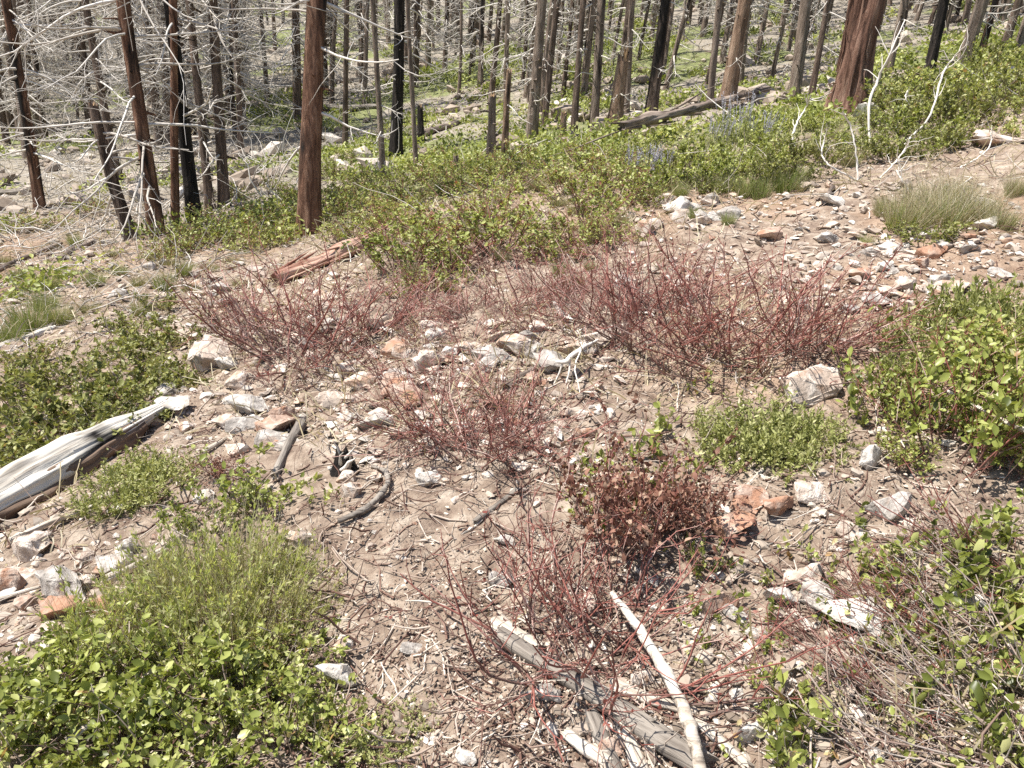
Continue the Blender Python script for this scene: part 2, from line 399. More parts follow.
P, r = polar(14000, 1.2, 16); n = len(P)
D = rng.normal(size=(n, 3)); D[:, 2] = np.abs(D[:, 2]) * .12 + D[:, 0] / np.maximum(np.hypot(D[:, 0], D[:, 1]), .1) * .2
PL = grow(P + UP * .008, D, .03 + .20 * rng.random(n) ** 2.5, 4, .3)
PL[..., 2] = np.maximum(PL[..., 2], height(PL[..., 0], PL[..., 1]) + .003)
rad = (.0009 + .0028 * rng.random(n) ** 2)[:, None] * np.array([1, .95, .8, .5]) * (1 + .06 * r[:, None])
mb = MB(); tubes(mb, PL, rad, 4)
props(part('twig_litter', mb.mesh('twig_litter', M['litter_twig'])), 'thin broken twigs lying over the stony ground', 'twig litter', kind='stuff')

n = 26000; P, r = polar(n, 1.6, 22, -50, 48)
k = (vnoise(P[:, 0] / 1.1, P[:, 1] / 1.1, 47) + .5 * vnoise(P[:, 0] / .3, P[:, 1] / .3, 48) + .35 * rng.random(n) + np.where((P[:, 0] < -1.5) | (P[:, 1] > 6), .18, -.12)) > .14
P = P[k]; r = r[k]; n = len(P); D = rng.normal(size=(n, 3)); D[:, 2] = np.abs(D[:, 2]) * .7 + .1
PL = grow(P, D, (.05 + .14 * rng.random(n)) * (1 + .05 * r), 4, .25, -UP, .12); T_ = nrm(np.gradient(PL, axis=1)); Sd = nrm(np.cross(T_, rng.normal(size=(n, 1, 3)))) * ((.0011 + .0010 * rng.random(n)) * (1 + .13 * r))[:, None, None]
V = np.stack([PL - Sd, PL + Sd], 2); ii = np.arange(n * 8).reshape(n, 4, 2)
mb = MB(); mb.add(V.reshape(-1, 3), np.stack([ii[:, :-1, 0], ii[:, :-1, 1], ii[:, 1:, 1], ii[:, 1:, 0]], -1).reshape(-1, 4), np.repeat(rng.random(n), 8))
props(part('dry_grass', mb.mesh('dry_grass', M['straw'])), 'pale dry grass blades strewn and standing over the slope', 'dry grass', kind='stuff')

# small half-buried rubble over the far slope and the valley floor
def far_rubble():
    mbx = pebbles(9000, 12, 75, .03, .28, .01); return mbx
props(part('far_rubble', far_rubble().mesh('far_rubble', M['gravel'], False)), 'grey stones scattered over the slope among the burnt trunks', 'rubble', kind='stuff')

# low green growth far among the trees: leaf clumps
n = 1900; P, r = polar(n, 7.5, 75); kk = (P[:, 1] > 9.5) | (P[:, 0] < -2.2); P = P[kk]; n = len(P)
k = (vnoise(P[:, 0] / 2.6, P[:, 1] / 2.2, 33) + .45 * vnoise(P[:, 0] / .8, P[:, 1] / .8, 34) + .25 * rng.random(n)) > .12
P = P[k]; n = len(P); mb = MB(); q = 110
cs = (.18 + .38 * rng.random(n))[:, None, None]
off = rng.normal(size=(n, q, 3)) * np.array([1, 1, .0]) * cs * .6
pts = (P[:, None] + off).reshape(-1, 3); pts[:, 2] = height(pts[:, 0], pts[:, 1]) + (rng.random(n * q) * np.repeat(cs[:, 0, 0], q) * .5)
leaves(mb, pts, rng.normal(size=(n * q, 3)) + UP * .5, UP + rng.normal(size=(n * q, 3)) * .6, np.repeat(.035 + .0022 * np.hypot(P[:, 0], P[:, 1]), q) * (.6 + .8 * rng.random(n * q)), LEAF_V, LEAF_F,
       rnd=np.clip(np.repeat(rng.random(n), q) * .6 + rng.random(n * q) * .4, 0, .88))
props(part('ground_cover', mb.mesh('ground_cover', M['leaf_mid'])), 'low green growth spread over the valley floor and far slope', 'ground cover', kind='stuff')

# fine dead brush lying among the trunks
n = 15000; P, r = polar(n, 6, 50, -50, 40); kk = rng.random(n) < np.where(P[:, 0] < -1.6 - .15 * P[:, 1], np.where(r < 9, .35, .8), np.where(r < 16, .06, .4)); P = P[kk]; r = r[kk]; n = len(P); D = rng.normal(size=(n, 3)); D[:, 2] = np.abs(D[:, 2]) * np.where(r < 10, .12, .35)
PL = grow(P + UP * .02, D, .2 + .8 * rng.random(n) ** 2, 5, .3); PL[..., 2] = np.maximum(PL[..., 2], height(PL[..., 0], PL[..., 1]) + .01)
mb = MB(); tubes(mb, PL, ((.003 + .009 * rng.random(n) ** 2) * (1 + .012 * r) * np.where(r < 10, .6, 1))[:, None] * np.array([1, .9, .75, .6, .35]), 4)
props(part('dead_brush', mb.mesh('dead_brush', M['bleached'])), 'pale grey fallen branches littering the floor between the burnt trees', 'brush', kind='stuff')

# ------------------------------------------------------------------ rocks
def rock_mesh(name, mat, seed, flat=.55, ang=1.0):
    rs = np.random.default_rng(seed); bm = bmesh.new()
    for p in nrm(rs.normal(size=(15, 3))) * (.75 + .35 * rs.random((15, 1))) * np.array([1, .72, flat]): bm.verts.new(p)
    r_ = bmesh.ops.convex_hull(bm, input=bm.verts)
    bmesh.ops.delete(bm, geom=[v for v in bm.verts if not v.link_faces], context='VERTS')
    bmesh.ops.dissolve_limit(bm, angle_limit=math.radians(9), verts=bm.verts, edges=bm.edges)
    bmesh.ops.bevel(bm, geom=bm.edges[:], offset=.045, segments=2, profile=.6, affect='EDGES', clamp_overlap=True)
    bmesh.ops.triangulate(bm, faces=bm.faces)
    for _ in range(2):
        bmesh.ops.subdivide_edges(bm, edges=[e for e in bm.edges if e.calc_length() > .13], cuts=1, use_grid_fill=True)
        bmesh.ops.triangulate(bm, faces=bm.faces)
    bm.normal_update()
    sh = Vector(rs.random(3) * 50)
    for v in bm.verts:
        c_ = v.co
        d = .10 * mnoise.noise(c_ * 1.7 + sh) + .055 * mnoise.noise(c_ * 5 + sh) + .025 * mnoise.noise(c_ * 13 + sh) - .05 * max(0, mnoise.noise(Vector((c_.x * 1.5, c_.y * 1.5, c_.z * 9)) + sh))
        v.co = c_ + v.normal * d
    me = bpy.data.meshes.new(name); bm.to_mesh(me); bm.free()
    me.polygons.foreach_set('use_smooth', [True] * len(me.polygons)); me.set_sharp_from_angle(angle=math.radians(32))
    me.materials.append(mat); return me
ROCK = {}
for mk in ('rock_pale', 'rock_orange', 'rock_white', 'rock_grey'):
    ROCK[mk] = [rock_mesh('rock', M[mk], 100 + i * 7 + len(mk), (.45, .6, .36, .55)[i]) for i in range(4)]

def rock(px, py, wpx, hpx, mk, label, group=None, var=None, rot=None, name='rock'):
    p, s = gp(px, py + hpx * .35)
    w = wpx * s / 2; hh = hpx * s / 2 * 1.15
    v = random.randrange(4) if var is None else var
    flat = (.45, .6, .36, .55)[v]
    o = part(name, ROCK[mk][v], None, (p[0], p[1], p[2] + hh * .36), (random.uniform(-.2, .2), random.uniform(-.2, .2) - .15, random.uniform(-.5, .5) + (0 if random.random() < .5 else math.pi) if rot is None else rot), (w, w * random.uniform(.8, 1.2), hh / flat * .95))
    return props(o, label, 'rock', group)

HERO_ROCKS = [
 (62, 578, 66, 40, 'rock_grey', 'angular grey-white rock at the lower left edge below the silver log'),
 (62, 604, 62, 34, 'rock_orange', 'orange stained flat slab just below the grey rock at the left edge'),
 (8, 578, 40, 36, 'rock_orange', 'tan block cut by the left edge beside the angular grey rock'),
 (130, 545, 30, 18, 'rock_grey', 'blue-grey stone at the upper edge of the pale green herbs, lower left'),
 (88, 555, 24, 16, 'rock_pale', 'small pale stone above the angular grey rock at left'),
 (105, 568, 32, 12, 'rock_orange', 'low tan stone between the grey rock and the pale green herbs'),
 (210, 352, 66, 40, 'rock_pale', 'large pale boulder beside the left red twig shrub'),
 (172, 362, 34, 26, 'rock_pale', 'pale stone left of the large boulder near the red twig shrub'),
 (142, 372, 24, 18, 'rock_pale', 'small cream stone amid the olive shrubs left of the boulder'),
 (398, 347, 46, 28, 'rock_orange', 'tan wedge shaped rock with a dark gap under it in the middle'),
 (430, 358, 44, 28, 'rock_pale', 'pale rock just right of the tan wedge shaped rock'),
 (452, 352, 26, 18, 'rock_white', 'whitish stone right of the two rocks in the middle'),
 (805, 378, 84, 46, 'rock_pale', 'large rounded tan boulder above the fine leaved plant on the right'),
 (846, 604, 92, 40, 'rock_white', 'bright white rock under the twig brush at lower right'),
 (965, 598, 46, 26, 'rock_white', 'white rock part hidden by leaves at the right edge'),
 (336, 672, 54, 32, 'rock_white', 'white rock with shadow at the edge of the bottom left leaves'),
 (345, 640, 34, 18, 'rock_pale', 'pale stone right behind the white rock at lower left'),
 (426, 476, 34, 20, 'rock_white', 'round white stone on bare soil in the centre'),
 (352, 488, 36, 20, 'rock_pale', 'flat cream stone beside the curved root'),
 (302, 536, 38, 24, 'rock_pale', 'pale block below the leafy shrub near the curved root'),
 (284, 412, 32, 26, 'rock_orange', 'tan and orange rock left of the charred stump'),
 (252, 408, 24, 16, 'rock_pale', 'pale stone left of the tan and orange rock'),
 (330, 395, 30, 18, 'rock_pale', 'pale stone below the left red twig shrub'),
 (345, 368, 34, 20, 'rock_pale', 'buff stone in the lower edge of the left red twig shrub'),
 (578, 345, 48, 30, 'rock_pale', 'pinkish rock behind the white root in the middle'),
 (536, 348, 28, 24, 'rock_grey', 'squarish grey-tan stone left of the pinkish rock'),
 (626, 281, 30, 18, 'rock_white', 'white stone inside the middle red twig shrub'),
 (746, 494, 56, 22, 'rock_orange', 'flat orange rock below the fine leaved plant'),
 (736, 520, 60, 26, 'rock_orange', 'larger flat orange rock in front of another orange rock'),
 (720, 602, 42, 32, 'rock_orange', 'rounded orange-tan rock right of the white stick'),
 (888, 500, 46, 46, 'rock_grey', 'dark grey rock in shade at the foot of the right leafy shrub'),
 (868, 455, 24, 32, 'rock_white', 'white stone at the left foot of the right leafy shrub'),
 (905, 281, 36, 22, 'rock_pale', 'cream block in the row of stones at upper right'),
 (873, 297, 32, 18, 'rock_grey', 'blue-grey stone at the left end of the stone row at upper right'),
 (940, 279, 30, 16, 'rock_grey', 'dark grey stone right of the cream block'),
 (882, 266, 26, 14, 'rock_white', 'small white stone above the blue-grey stone at upper right'),
 (968, 247, 28, 14, 'rock_grey', 'grey stone at the right foot of the straw tuft'),
 (868, 252, 26, 12, 'rock_grey', 'grey stone at the left foot of the straw tuft'),
 (918, 252, 40, 12, 'rock_pale', 'flat tan stone right below the straw tuft'),
 (992, 136, 66, 20, 'rock_pale', 'long flat tan rock at the upper right edge among green mats'),
 (985, 222, 36, 18, 'rock_white', 'white stone right of the straw tuft'),
 (832, 200, 30, 16, 'rock_white', 'whitish stone beside a charred stick at upper right'),
 (868, 112, 36, 18, 'rock_white', 'whitish rock at the foot of the big red cedar trunk'),
 (672, 208, 44, 16, 'rock_white', 'long white slab below the lupine clump'),
 (655, 222, 30, 14, 'rock_pale', 'pale slab left under the long white slab'),
 (700, 215, 24, 12, 'rock_grey', 'grey stone right of the long white slab'),
 (712, 198, 26, 14, 'rock_grey', 'dark stone under the green mat below the lupines'),
 (770, 232, 34, 18, 'rock_orange', 'rusty tan rock above the right red twig shrub'),
 (610, 745, 36, 22, 'rock_orange', 'rust coloured stone among the bottom sticks'),
 (465, 754, 30, 18, 'rock_white', 'white stone at the bottom edge left of the sticks'),
 (600, 690, 40, 24, 'rock_pale', 'grey-tan flat stone above the leaning white stick'),
 (750, 730, 40, 26, 'rock_white', 'white block right of the bottom sticks'),
 (640, 675, 34, 20, 'rock_pale', 'tan stone between the two crossing branches'),
 (412, 645, 30, 16, 'rock_grey', 'grey stone on the soil left of the big fallen branch'),
 (540, 690, 44, 24, 'rock_grey', 'grey stone under the left part of the fallen branch'),
 (590, 598, 34, 22, 'rock_pale', 'pale round stone inside the front red twigs'),
 (500, 575, 30, 20, 'rock_grey', 'grey stone in the left part of the front red twigs'),
 (505, 540, 26, 14, 'rock_white', 'white chip rock at the back of the front red twigs'),
 (120, 292, 34, 14, 'rock_grey', 'shadowed grey slab on the left slope under the trees'),
 (100, 268, 26, 10, 'rock_pale', 'pale slab above the shadowed grey slab on the left'),
 (52, 420, 30, 18, 'rock_grey', 'grey stone among the olive shrubs near the left edge'),
 (80, 385, 30, 16, 'rock_pale', 'pale stone amid the olive shrubs at left'),
 (205, 495, 30, 14, 'rock_white', 'white flat stone right of the grey-green plant'),
 (640, 476, 20, 12, 'rock_pale', 'small pale stone inside the dry brown shrub'),
]
for h in HERO_ROCKS:
    if h[2] > 80: rock(*h, var=1, rot=.6)
    else: rock(*h)
# smaller loose stones, grouped by the patch of ground they lie on
LOOSE = MB(); LOOSE_P = []
def stones(n, poly, s0, s1, mks, label, group):
    (x0, y0, x1, y1) = poly
    for _ in range(int(n * 5)): LOOSE_P.append((random.uniform(x0, x1), random.uniform(y0, y1), s0 * .7 * (s1 / s0) ** (random.random() ** 2.2)))
    n = int(n * .56)
    for _ in range(n):
        px, py = random.uniform(x0, x1), random.uniform(y0, y1)
        w = s0 * (s1 / s0) ** (random.random() ** 2)
        rock(px, py, w, w * random.uniform(.36, .58), random.choice(mks), label, group, name='stone')
stones(100, (330, 320, 620, 480), 10, 36, ['rock_pale', 'rock_pale', 'rock_white', 'rock_orange'], 'small pale stone on the open soil in the centre', 'small stones on the central soil')
stones(95, (780, 185, 1020, 310), 9, 32, ['rock_pale', 'rock_grey', 'rock_grey', 'rock_white'], 'small grey or cream stone in the upper right stony bank', 'small stones on the upper right bank')
stones(60, (620, 195, 800, 330), 9, 28, ['rock_pale', 'rock_white', 'rock_pale', 'rock_orange'], 'small pale stone round the right red twig shrub', 'small stones round the right red shrub')
stones(34, (330, 490, 560, 768), 8, 26, ['rock_pale', 'rock_pale', 'rock_white', 'rock_orange'], 'small stone on the bare path at bottom centre', 'small stones on the bare path')
stones(44, (560, 560, 800, 768), 9, 28, ['rock_pale', 'rock_white', 'rock_orange', 'rock_grey'], 'small stone among the bottom sticks and red twigs', 'small stones among the bottom sticks')
stones(22, (800, 540, 1024, 768), 10, 26, ['rock_pale', 'rock_white', 'rock_orange'], 'small stone under the twig brush at lower right', 'small stones under the lower right brush')
stones(60, (150, 270, 360, 440), 10, 34, ['rock_pale', 'rock_pale', 'rock_white'], 'small pale stone round the left red twig shrub', 'small stones round the left red shrub')
stones(34, (0, 500, 180, 640), 8, 22, ['rock_pale', 'rock_grey', 'rock_orange'], 'small stone on the soil below the silver log', 'small stones below the silver log')
stones(44, (0, 240, 240, 345), 8, 26, ['rock_pale', 'rock_grey', 'rock_white'], 'small pale stone on the left slope below the trees', 'small stones on the left slope')

for (n_, box_, lab_, grp_) in [
    (26, (340, 325, 610, 430), 'pale angular slab in the central rubble', 'slabs of the central rubble'),
    (16, (150, 335, 330, 455), 'pale slab in the rubble between the silver log and the red shrubs', 'slabs right of the silver log'),
    (10, (635, 192, 730, 232), 'pale slab on the bare patch below the lupines', 'slabs below the lupines'),
    (16, (850, 235, 1015, 312), 'pale or grey slab in the upper right stony bank', 'slabs of the upper right bank'),
    (10, (0, 520, 130, 625), 'tan slab on the bare soil at the left edge under the silver log', 'slabs under the silver log'),
    (12, (690, 480, 880, 640), 'tan slab in the litter right of the dry brown shrub', 'slabs right of the brown shrub')]:
    for _ in range(n_):
        w_ = random.uniform(22, 56) * (.75 if box_[3] < 320 else 1)
        rock(random.uniform(box_[0], box_[2]), random.uniform(box_[1], box_[3]), w_, w_ * random.uniform(.38, .6), random.choice(['rock_pale', 'rock_pale', 'rock_white', 'rock_orange', 'rock_grey']), lab_, grp_)
def loose_stones():
    ps = []
    for i in range(6):
        me = ROCK['rock_pale'][i % 4]; v = np.empty(len(me.vertices) * 3, np.float32); me.vertices.foreach_get('co', v); v = v.reshape(-1, 3)
        f = np.empty(len(me.polygons) * 3, np.int32)
        me.loops.foreach_get('vertex_index', f) if len(me.loops) == len(f) else None
        ps.append((v, f.reshape(-1, 3)))
    for (px, py, w) in LOOSE_P:
        p, s = gp(px, py); v, f = random.choice(ps); a_ = random.random() * 6.28; ca, sa = math.cos(a_), math.sin(a_)
        k = w * s / 2; q = v * np.array([1, random.uniform(.6, 1.1), random.uniform(.5, .95)]) * k
        q = np.stack([q[:, 0] * ca - q[:, 1] * sa, q[:, 0] * sa + q[:, 1] * ca, q[:, 2] + .2 * q[:, 0]], -1)
        LOOSE.add(q + p + UP * k * .24, f, random.random())
loose_stones()
_me = LOOSE.mesh('loose_stone', M['rock_loose']); _me.set_sharp_from_angle(angle=math.radians(32))
props(part('loose_stone', _me), 'loose pale and tan stones strewn over the whole slope between the larger rocks', 'stones', kind='stuff')

# ------------------------------------------------------------------ shrubs
def disc(n, R): 
    a_ = rng.random(n) * 6.283; r_ = R * np.sqrt(rng.random(n)); return np.stack([r_ * np.cos(a_), r_ * np.sin(a_), np.zeros(n)], -1)

def leafy(R, Hh, nst, ntw, nlf, ll, leafmat, stemmat='grey_twig', tv=LEAF_V, tf=LEAF_F, spread=1.0, sr=.004, bright=None):
    b = disc(nst, R * .35); out = nrm(b + rng.normal(size=b.shape) * R * .12) * np.array([1, 1, 0])
    d = out * spread * (.3 + rng.random((nst, 1))) + UP * (.5 + .6 * rng.random((nst, 1)))
    S = grow(b - UP * .04, d, (R * .5 + Hh * .6) * (.4 + .95 * rng.random(nst)), 6, .12, UP, .05)
    S[..., 2] = 1.5 * Hh * np.tanh(S[..., 2] / Hh / 1.35) 
    st = MB(); tubes(st, S, sr * np.array([1, .9, .8, .65, .5, .3])[None] * (.6 + .7 * rng.random((nst, 1))), 5)
    p, t, _ = pick(S, ntw, .3, 1)
    T = grow(p, t * .8 + rng.normal(size=p.shape) * .6 + UP * .35, Hh * (.15 + .3 * rng.random(ntw)), 4, .15, UP, .06)
    tubes(st, T, sr * .45 * np.array([1, .8, .6, .35])[None] * np.ones((ntw, 1)), 4)
    p, t, ti = pick(T, nlf, .1, 1.02)
    dr = t * .35 + rng.normal(size=p.shape) * .75 + UP * .15
    fo = MB(); sz = ll * (.4 + .95 * rng.random(nlf) ** 1.3)
    clump = rng.random(ntw)
    leaves(fo, p, dr, UP * .8 + rng.normal(size=p.shape) * .65, sz, tv, tf, rnd=np.clip(.55 * clump[ti] + .45 * rng.random(nlf), 0, 1) ** 1.05)
    return [('stem', st.mesh('stem', M[stemmat])), ('foliage', fo.mesh('foliage', M[leafmat]))]

def twiggy(R, Hh, nst, ntw, nlf, lmat='leaf_red', bias=(0, 0, 0), ll=.018, stem='red_twig', sr=.0032, up=.75, ntw2=None, jit=.13):
    bias = np.asarray(bias, float)
    b = disc(nst, R * .22); out = nrm(b + rng.normal(size=b.shape) * R * .15) * np.array([1, 1, 0])
    d = out * (.25 + .9 * rng.random((nst, 1))) + UP * (up * .5 + up * rng.random((nst, 1))) + bias
    L = (Hh * .55 + R * .55) * (.6 + .7 * rng.random(nst))
    S = grow(b - UP * .05, d, L, 8, jit, UP, .03)
    S[..., 2] = np.maximum(S[..., 2], -.05)
    st = MB(); tubes(st, S, sr * np.linspace(1, .35, 8)[None] * (.6 + .8 * rng.random((nst, 1))), 5)
    p, t, _ = pick(S, ntw, .2, 1)
    T = grow(p, t + rng.normal(size=p.shape) * .55 + UP * .15, (.08 + .26 * rng.random(ntw) ** 1.5) * (Hh / .55), 5, .2, UP, .03)
    tubes(st, T, sr * .5 * np.linspace(1, .4, 5)[None] * (.7 + .5 * rng.random((ntw, 1))), 4)
    n2 = ntw2 or ntw
    p, t, _ = pick(T, n2, .2, 1)
    T2 = grow(p, t + rng.normal(size=p.shape) * .7, .03 + .08 * rng.random(n2), 3, .15)
    tubes(st, T2, sr * .36 * np.array([1, .8, .5])[None] * np.ones((n2, 1)), 3)
    out_ = [('stem', st.mesh('stem', M[stem]))]
    if nlf:
        AT = np.concatenate([T2[:, [0, 1, 1, 2, 2]], T])
        p, t, _ = pick(AT, nlf, .3, 1)
        fo = MB(); leaves(fo, p, t + rng.normal(size=p.shape) * .9, UP * .4 + rng.normal(size=p.shape), ll * (.5 + .8 * rng.random(nlf)), DRY_V, DRY_F)
        out_.append(('foliage', fo.mesh('foliage', M[lmat])))
    return out_

def tuft(nb, R, Hh, mat, wid=.004, lean=.5, n=5, pw=1.0, base=.35):
    b = disc(nb, R * base); d = nrm(b + rng.normal(size=b.shape) * R * .2) * lean * (.2 + rng.random((nb, 1))) + UP
    P_ = grow(b - UP * .02, d, Hh * (.4 + .7 * rng.random(nb) ** pw), n, .06, -UP, .06)
    T = nrm(np.gradient(P_, axis=1)); Sd = nrm(np.cross(T, rng.normal(size=(nb, 1, 3))))
    w = wid * np.linspace(1, .15, n)[None, :, None] * (.6 + .6 * rng.random((nb, 1, 1)))
    V = np.stack([P_ - Sd * w, P_ + Sd * w], 2)
    idx = np.arange(nb * n * 2).reshape(nb, n, 2)
    q = np.stack([idx[:, :-1, 0], idx[:, :-1, 1], idx[:, 1:, 1], idx[:, 1:, 0]], -1).reshape(-1, 4)
    mbx = MB(); mbx.add(V.reshape(-1, 3), q, np.repeat(rng.random(nb), n * 2)); return mbx.mesh('blade', M[mat])

def herb(R, Hh, nst, per, ll, leafmat, tv=NARROW_V, straw=0, upr=.7):
    b = disc(nst, R); d = nrm(b + 1e-3) * .55 * (np.linalg.norm(b, axis=1, keepdims=True) / R) + UP + rng.normal(size=b.shape) * .24
    h_ = Hh * (.3 + .95 * rng.random(nst)) * (1 - .35 * (np.linalg.norm(b, axis=1) / R) ** 2)
    S = grow(b - UP * .03, d, h_, 6, .07)
    st = MB(); tubes(st, S, .0016 * np.linspace(1, .5, 6)[None] * np.ones((nst, 1)), 4)
    K = nst * per; p, t, i = pick(S, K, .15, 1.02)
    fo = MB(); leaves(fo, p, t * upr + nrm(rng.normal(size=p.shape)) * .75, UP * .5 + rng.normal(size=p.shape) * .6, ll * (.55 + .6 * rng.random(K)), tv, NARROW_F if len(tv) == 5 else LEAF_F,
                      rnd=np.clip(.5 * rng.random(nst)[i] + .5 * rng.random(K), 0, 1))
    out_ = [('stem', st.mesh('stem', M['straw'] if straw else M['leaf_fine'])), ('foliage', fo.mesh('foliage', M[leafmat]))]
    if straw: out_.append(('dry_stalk', tuft(straw, R, Hh * 1.25, 'straw', .0026, .35, base=.9)))
    return out_

WIDE_NARROW = NARROW_V * np.array([1.9, 1, 1])
BROAD = [leafy(.5, .34, 26, 130, 620, .056, 'leaf', sr=.0045) for _ in range(3)]
BROADBIG = [leafy(.62, .62, 34, 190, 1100, .060, 'leaf', spread=.8, sr=.006, stemmat='red_twig') for _ in range(2)]
OLIVE = [leafy(.5, .24, 26, 130, 800, .050, 'leaf_olive') for _ in range(3)]
MEADOW = [leafy(.6, .46, 38, 200, 1050, .050, 'leaf_mid', stemmat='red_twig', sr=.006) for _ in range(3)]
MAT = [leafy(.6, .28, 34, 240, 1500, .046, 'leaf_olive') for _ in range(1)] + [leafy(.6, .3, 34, 240, 1500, .046, 'leaf') for _ in range(2)]
SPRIG = [leafy(.17, .26, 6, 22, 58, .062, 'leaf', sr=.003) for _ in range(3)]
REDTW = [twiggy(.95, .52, 46, 260, 380, sr=.0064, up=.42, jit=.13, ntw2=230) for _ in range(3)]
REDSP = [twiggy(.95, .68, 24, 110, 100, sr=.0070, ll=.022, up=.5, jit=.13, ntw2=80) for _ in range(2)]
BROWN = [twiggy(.46, .48, 40, 260, 1500, 'leaf_brown', ll=.034, sr=.0045)]
FINE = [herb(.3, .28, 120, 24, .040, 'leaf_fine', WIDE_NARROW) for _ in range(2)]
PALEH = [herb(.36, .42, 95, 20, .046, 'leaf_straw', NARROW_V * np.array([1.7, 1, 1]), 160, 1.0) for _ in range(2)]
GRASS = [[('grass_blade', tuft(420, .3, .3, 'grass', .003)), ('dry_stalk', tuft(120, .3, .34, 'straw', .002))] for _ in range(2)]
STRAWT = [[('grass_blade', tuft(420, .4, .30, 'grass', .003)), ('dry_stalk', tuft(420, .4, .48, 'straw', .0025, .7))] for _ in range(2)]

def lupine_parts():
    pr = herb(.34, .36, 90, 20, .045, 'leaf_fine', WIDE_NARROW)
    ns = 26; b = disc(ns, .3); S = grow(b, UP + rng.normal(size=b.shape) * .15, .42 + .16 * rng.random(ns), 5, .05)
    p, t, i = pick(S, ns * 42, .55, 1.02)
    mbx = MB(); leaves(mbx, p, rng.normal(size=p.shape) + UP * .3, rng.normal(size=p.shape), .017, LEAF_V, LEAF_F)
    tubes(mbx, S, .002 * np.ones((ns, 5)), 4)
    return pr + [('flower_spike', mbx.mesh('flower_spike', M['lupine']))]
LUPINE = [lupine_parts() for _ in range(2)]

def plant(protos, name, cat, px, py, wpx, label, group=None, base_w=1.0, zsc=1.0, rot=None):
    """wpx: apparent width in the photograph; base_w: width of the prototype in metres"""
    p, s = gp(px, py); sc = wpx * s / base_w
    return thing(name, random.choice(protos), (p[0], p[1], p[2] - .01), label, cat, group, random.uniform(0, 6.28) if rot is None else rot, (sc, sc, sc * zsc), (random.uniform(-.08, .08), -.1 + random.uniform(-.08, .08)))

def many(protos, name, cat, spots, label, group, base_w, zsc=1.0):
    for (px, py, w) in spots: plant(protos, name, cat, px, py, w, label, group, base_w, zsc * random.uniform(.85, 1.15))

G = 'leafy shrubs in the bottom left corner'
many(BROAD, 'leafy_shrub', 'shrub', [(70, 735, 190), (165, 700, 170), (245, 735, 190), (150, 770, 200), (40, 690, 140), (255, 690, 130), (100, 665, 130), (315, 760, 120), (20, 775, 170), (215, 655, 110), (310, 700, 90), (110, 705, 130), (200, 745, 130), (280, 755, 130), (40, 735, 120), (130, 755, 130), (60, 660, 90), (170, 660, 100), (290, 675, 90), (230, 700, 110), (10, 720, 100)],
     'bright green broad leaved shrub in the mass at the bottom left corner', G, .92, .85)
many(SPRIG, 'leafy_sprig', 'sprig', [(325, 635, 46), (308, 655, 42), (292, 640, 40), (330, 722, 60), (300, 740, 70)], 'few large leaves on a short stem edging the bottom left shrubs', 'leafy sprigs by the bottom left shrubs', .42)
many(OLIVE, 'olive_shrub', 'shrub', [(30, 440, 120), (85, 415, 120), (135, 395, 100), (60, 465, 110), (150, 350, 80), (25, 400, 90), (110, 440, 90), (175, 395, 70), (15, 475, 90), (125, 330, 60), (185, 345, 55), (160, 310, 50), (85, 375, 70), (45, 385, 80), (15, 420, 80), (65, 435, 90), (115, 415, 90), (160, 385, 70), (135, 365, 70), (100, 395, 80), (30, 365, 60), (155, 420, 60), (40, 480, 80), (5, 450, 80), (190, 370, 50), (130, 345, 50)],
     'low olive green shrub in the patch above the silver log', 'olive shrubs above the silver log', .85)
plant(BROAD, 'leafy_shrub', 'shrub', 262, 512, 120, 'bright green shrub in the clear above the pale green herbs', None, .92)
plant(BROAD, 'leafy_shrub', 'shrub', 205, 530, 90, 'small green shrub touching the top of the pale green herbs', None, .92)
plant(SPRIG, 'leafy_sprig', 'sprig', 318, 500, 44, 'upright leafy sprig at the right end of the shrub near the curved root', None, .42)
G = 'meadow shrubs in the middle swath'
many(MEADOW, 'meadow_shrub', 'shrub', [q for i_, q in enumerate([(400, 268, 100), (450, 262, 110), (500, 248, 110), (545, 236, 105), (590, 222, 100), (430, 238, 95), (480, 224, 95), (530, 208, 95), (575, 196, 90), (620, 200, 85), (555, 262, 80), (455, 285, 80), (600, 180, 80), (640, 190, 70), (500, 195, 70), (540, 180, 66), (585, 166, 60), (400, 236, 80), (570, 240, 70), (520, 270, 70), (425, 290, 70), (390, 250, 70), (610, 240, 66), (625, 215, 60), (650, 205, 50), (520, 180, 60), (555, 185, 60)]) if i_ % 4 != 3],
     'bright green bushy shrub in the broad swath across the middle', G, 1.0, .78)
G = 'low shrubs at the foot of the left trees'
many(MEADOW, 'low_shrub', 'shrub', [(190, 248, 60), (225, 240, 62), (265, 232, 60), (280, 245, 50), (345, 222, 62), (375, 210, 60), (410, 204, 56), (445, 196, 56), (470, 186, 52), (350, 200, 48), (335, 240, 46), (250, 220, 46), (300, 205, 46), (420, 180, 44), (452, 174, 40), (175, 255, 50), (210, 225, 50), (245, 250, 50), (290, 228, 50), (330, 212, 50), (360, 235, 56), (385, 222, 60), (435, 186, 56), (275, 195, 40), (330, 180, 40), (365, 190, 44), (400, 190, 44), (480, 172, 46), (500, 178, 50), (440, 160, 36), (350, 165, 34), (520, 168, 50), (235, 200, 36), (160, 262, 40), (20, 232, 40), (60, 228, 40), (90, 215, 40)],
     'low green shrub growing round the foot of the left trunks', G, 1.0, .8)
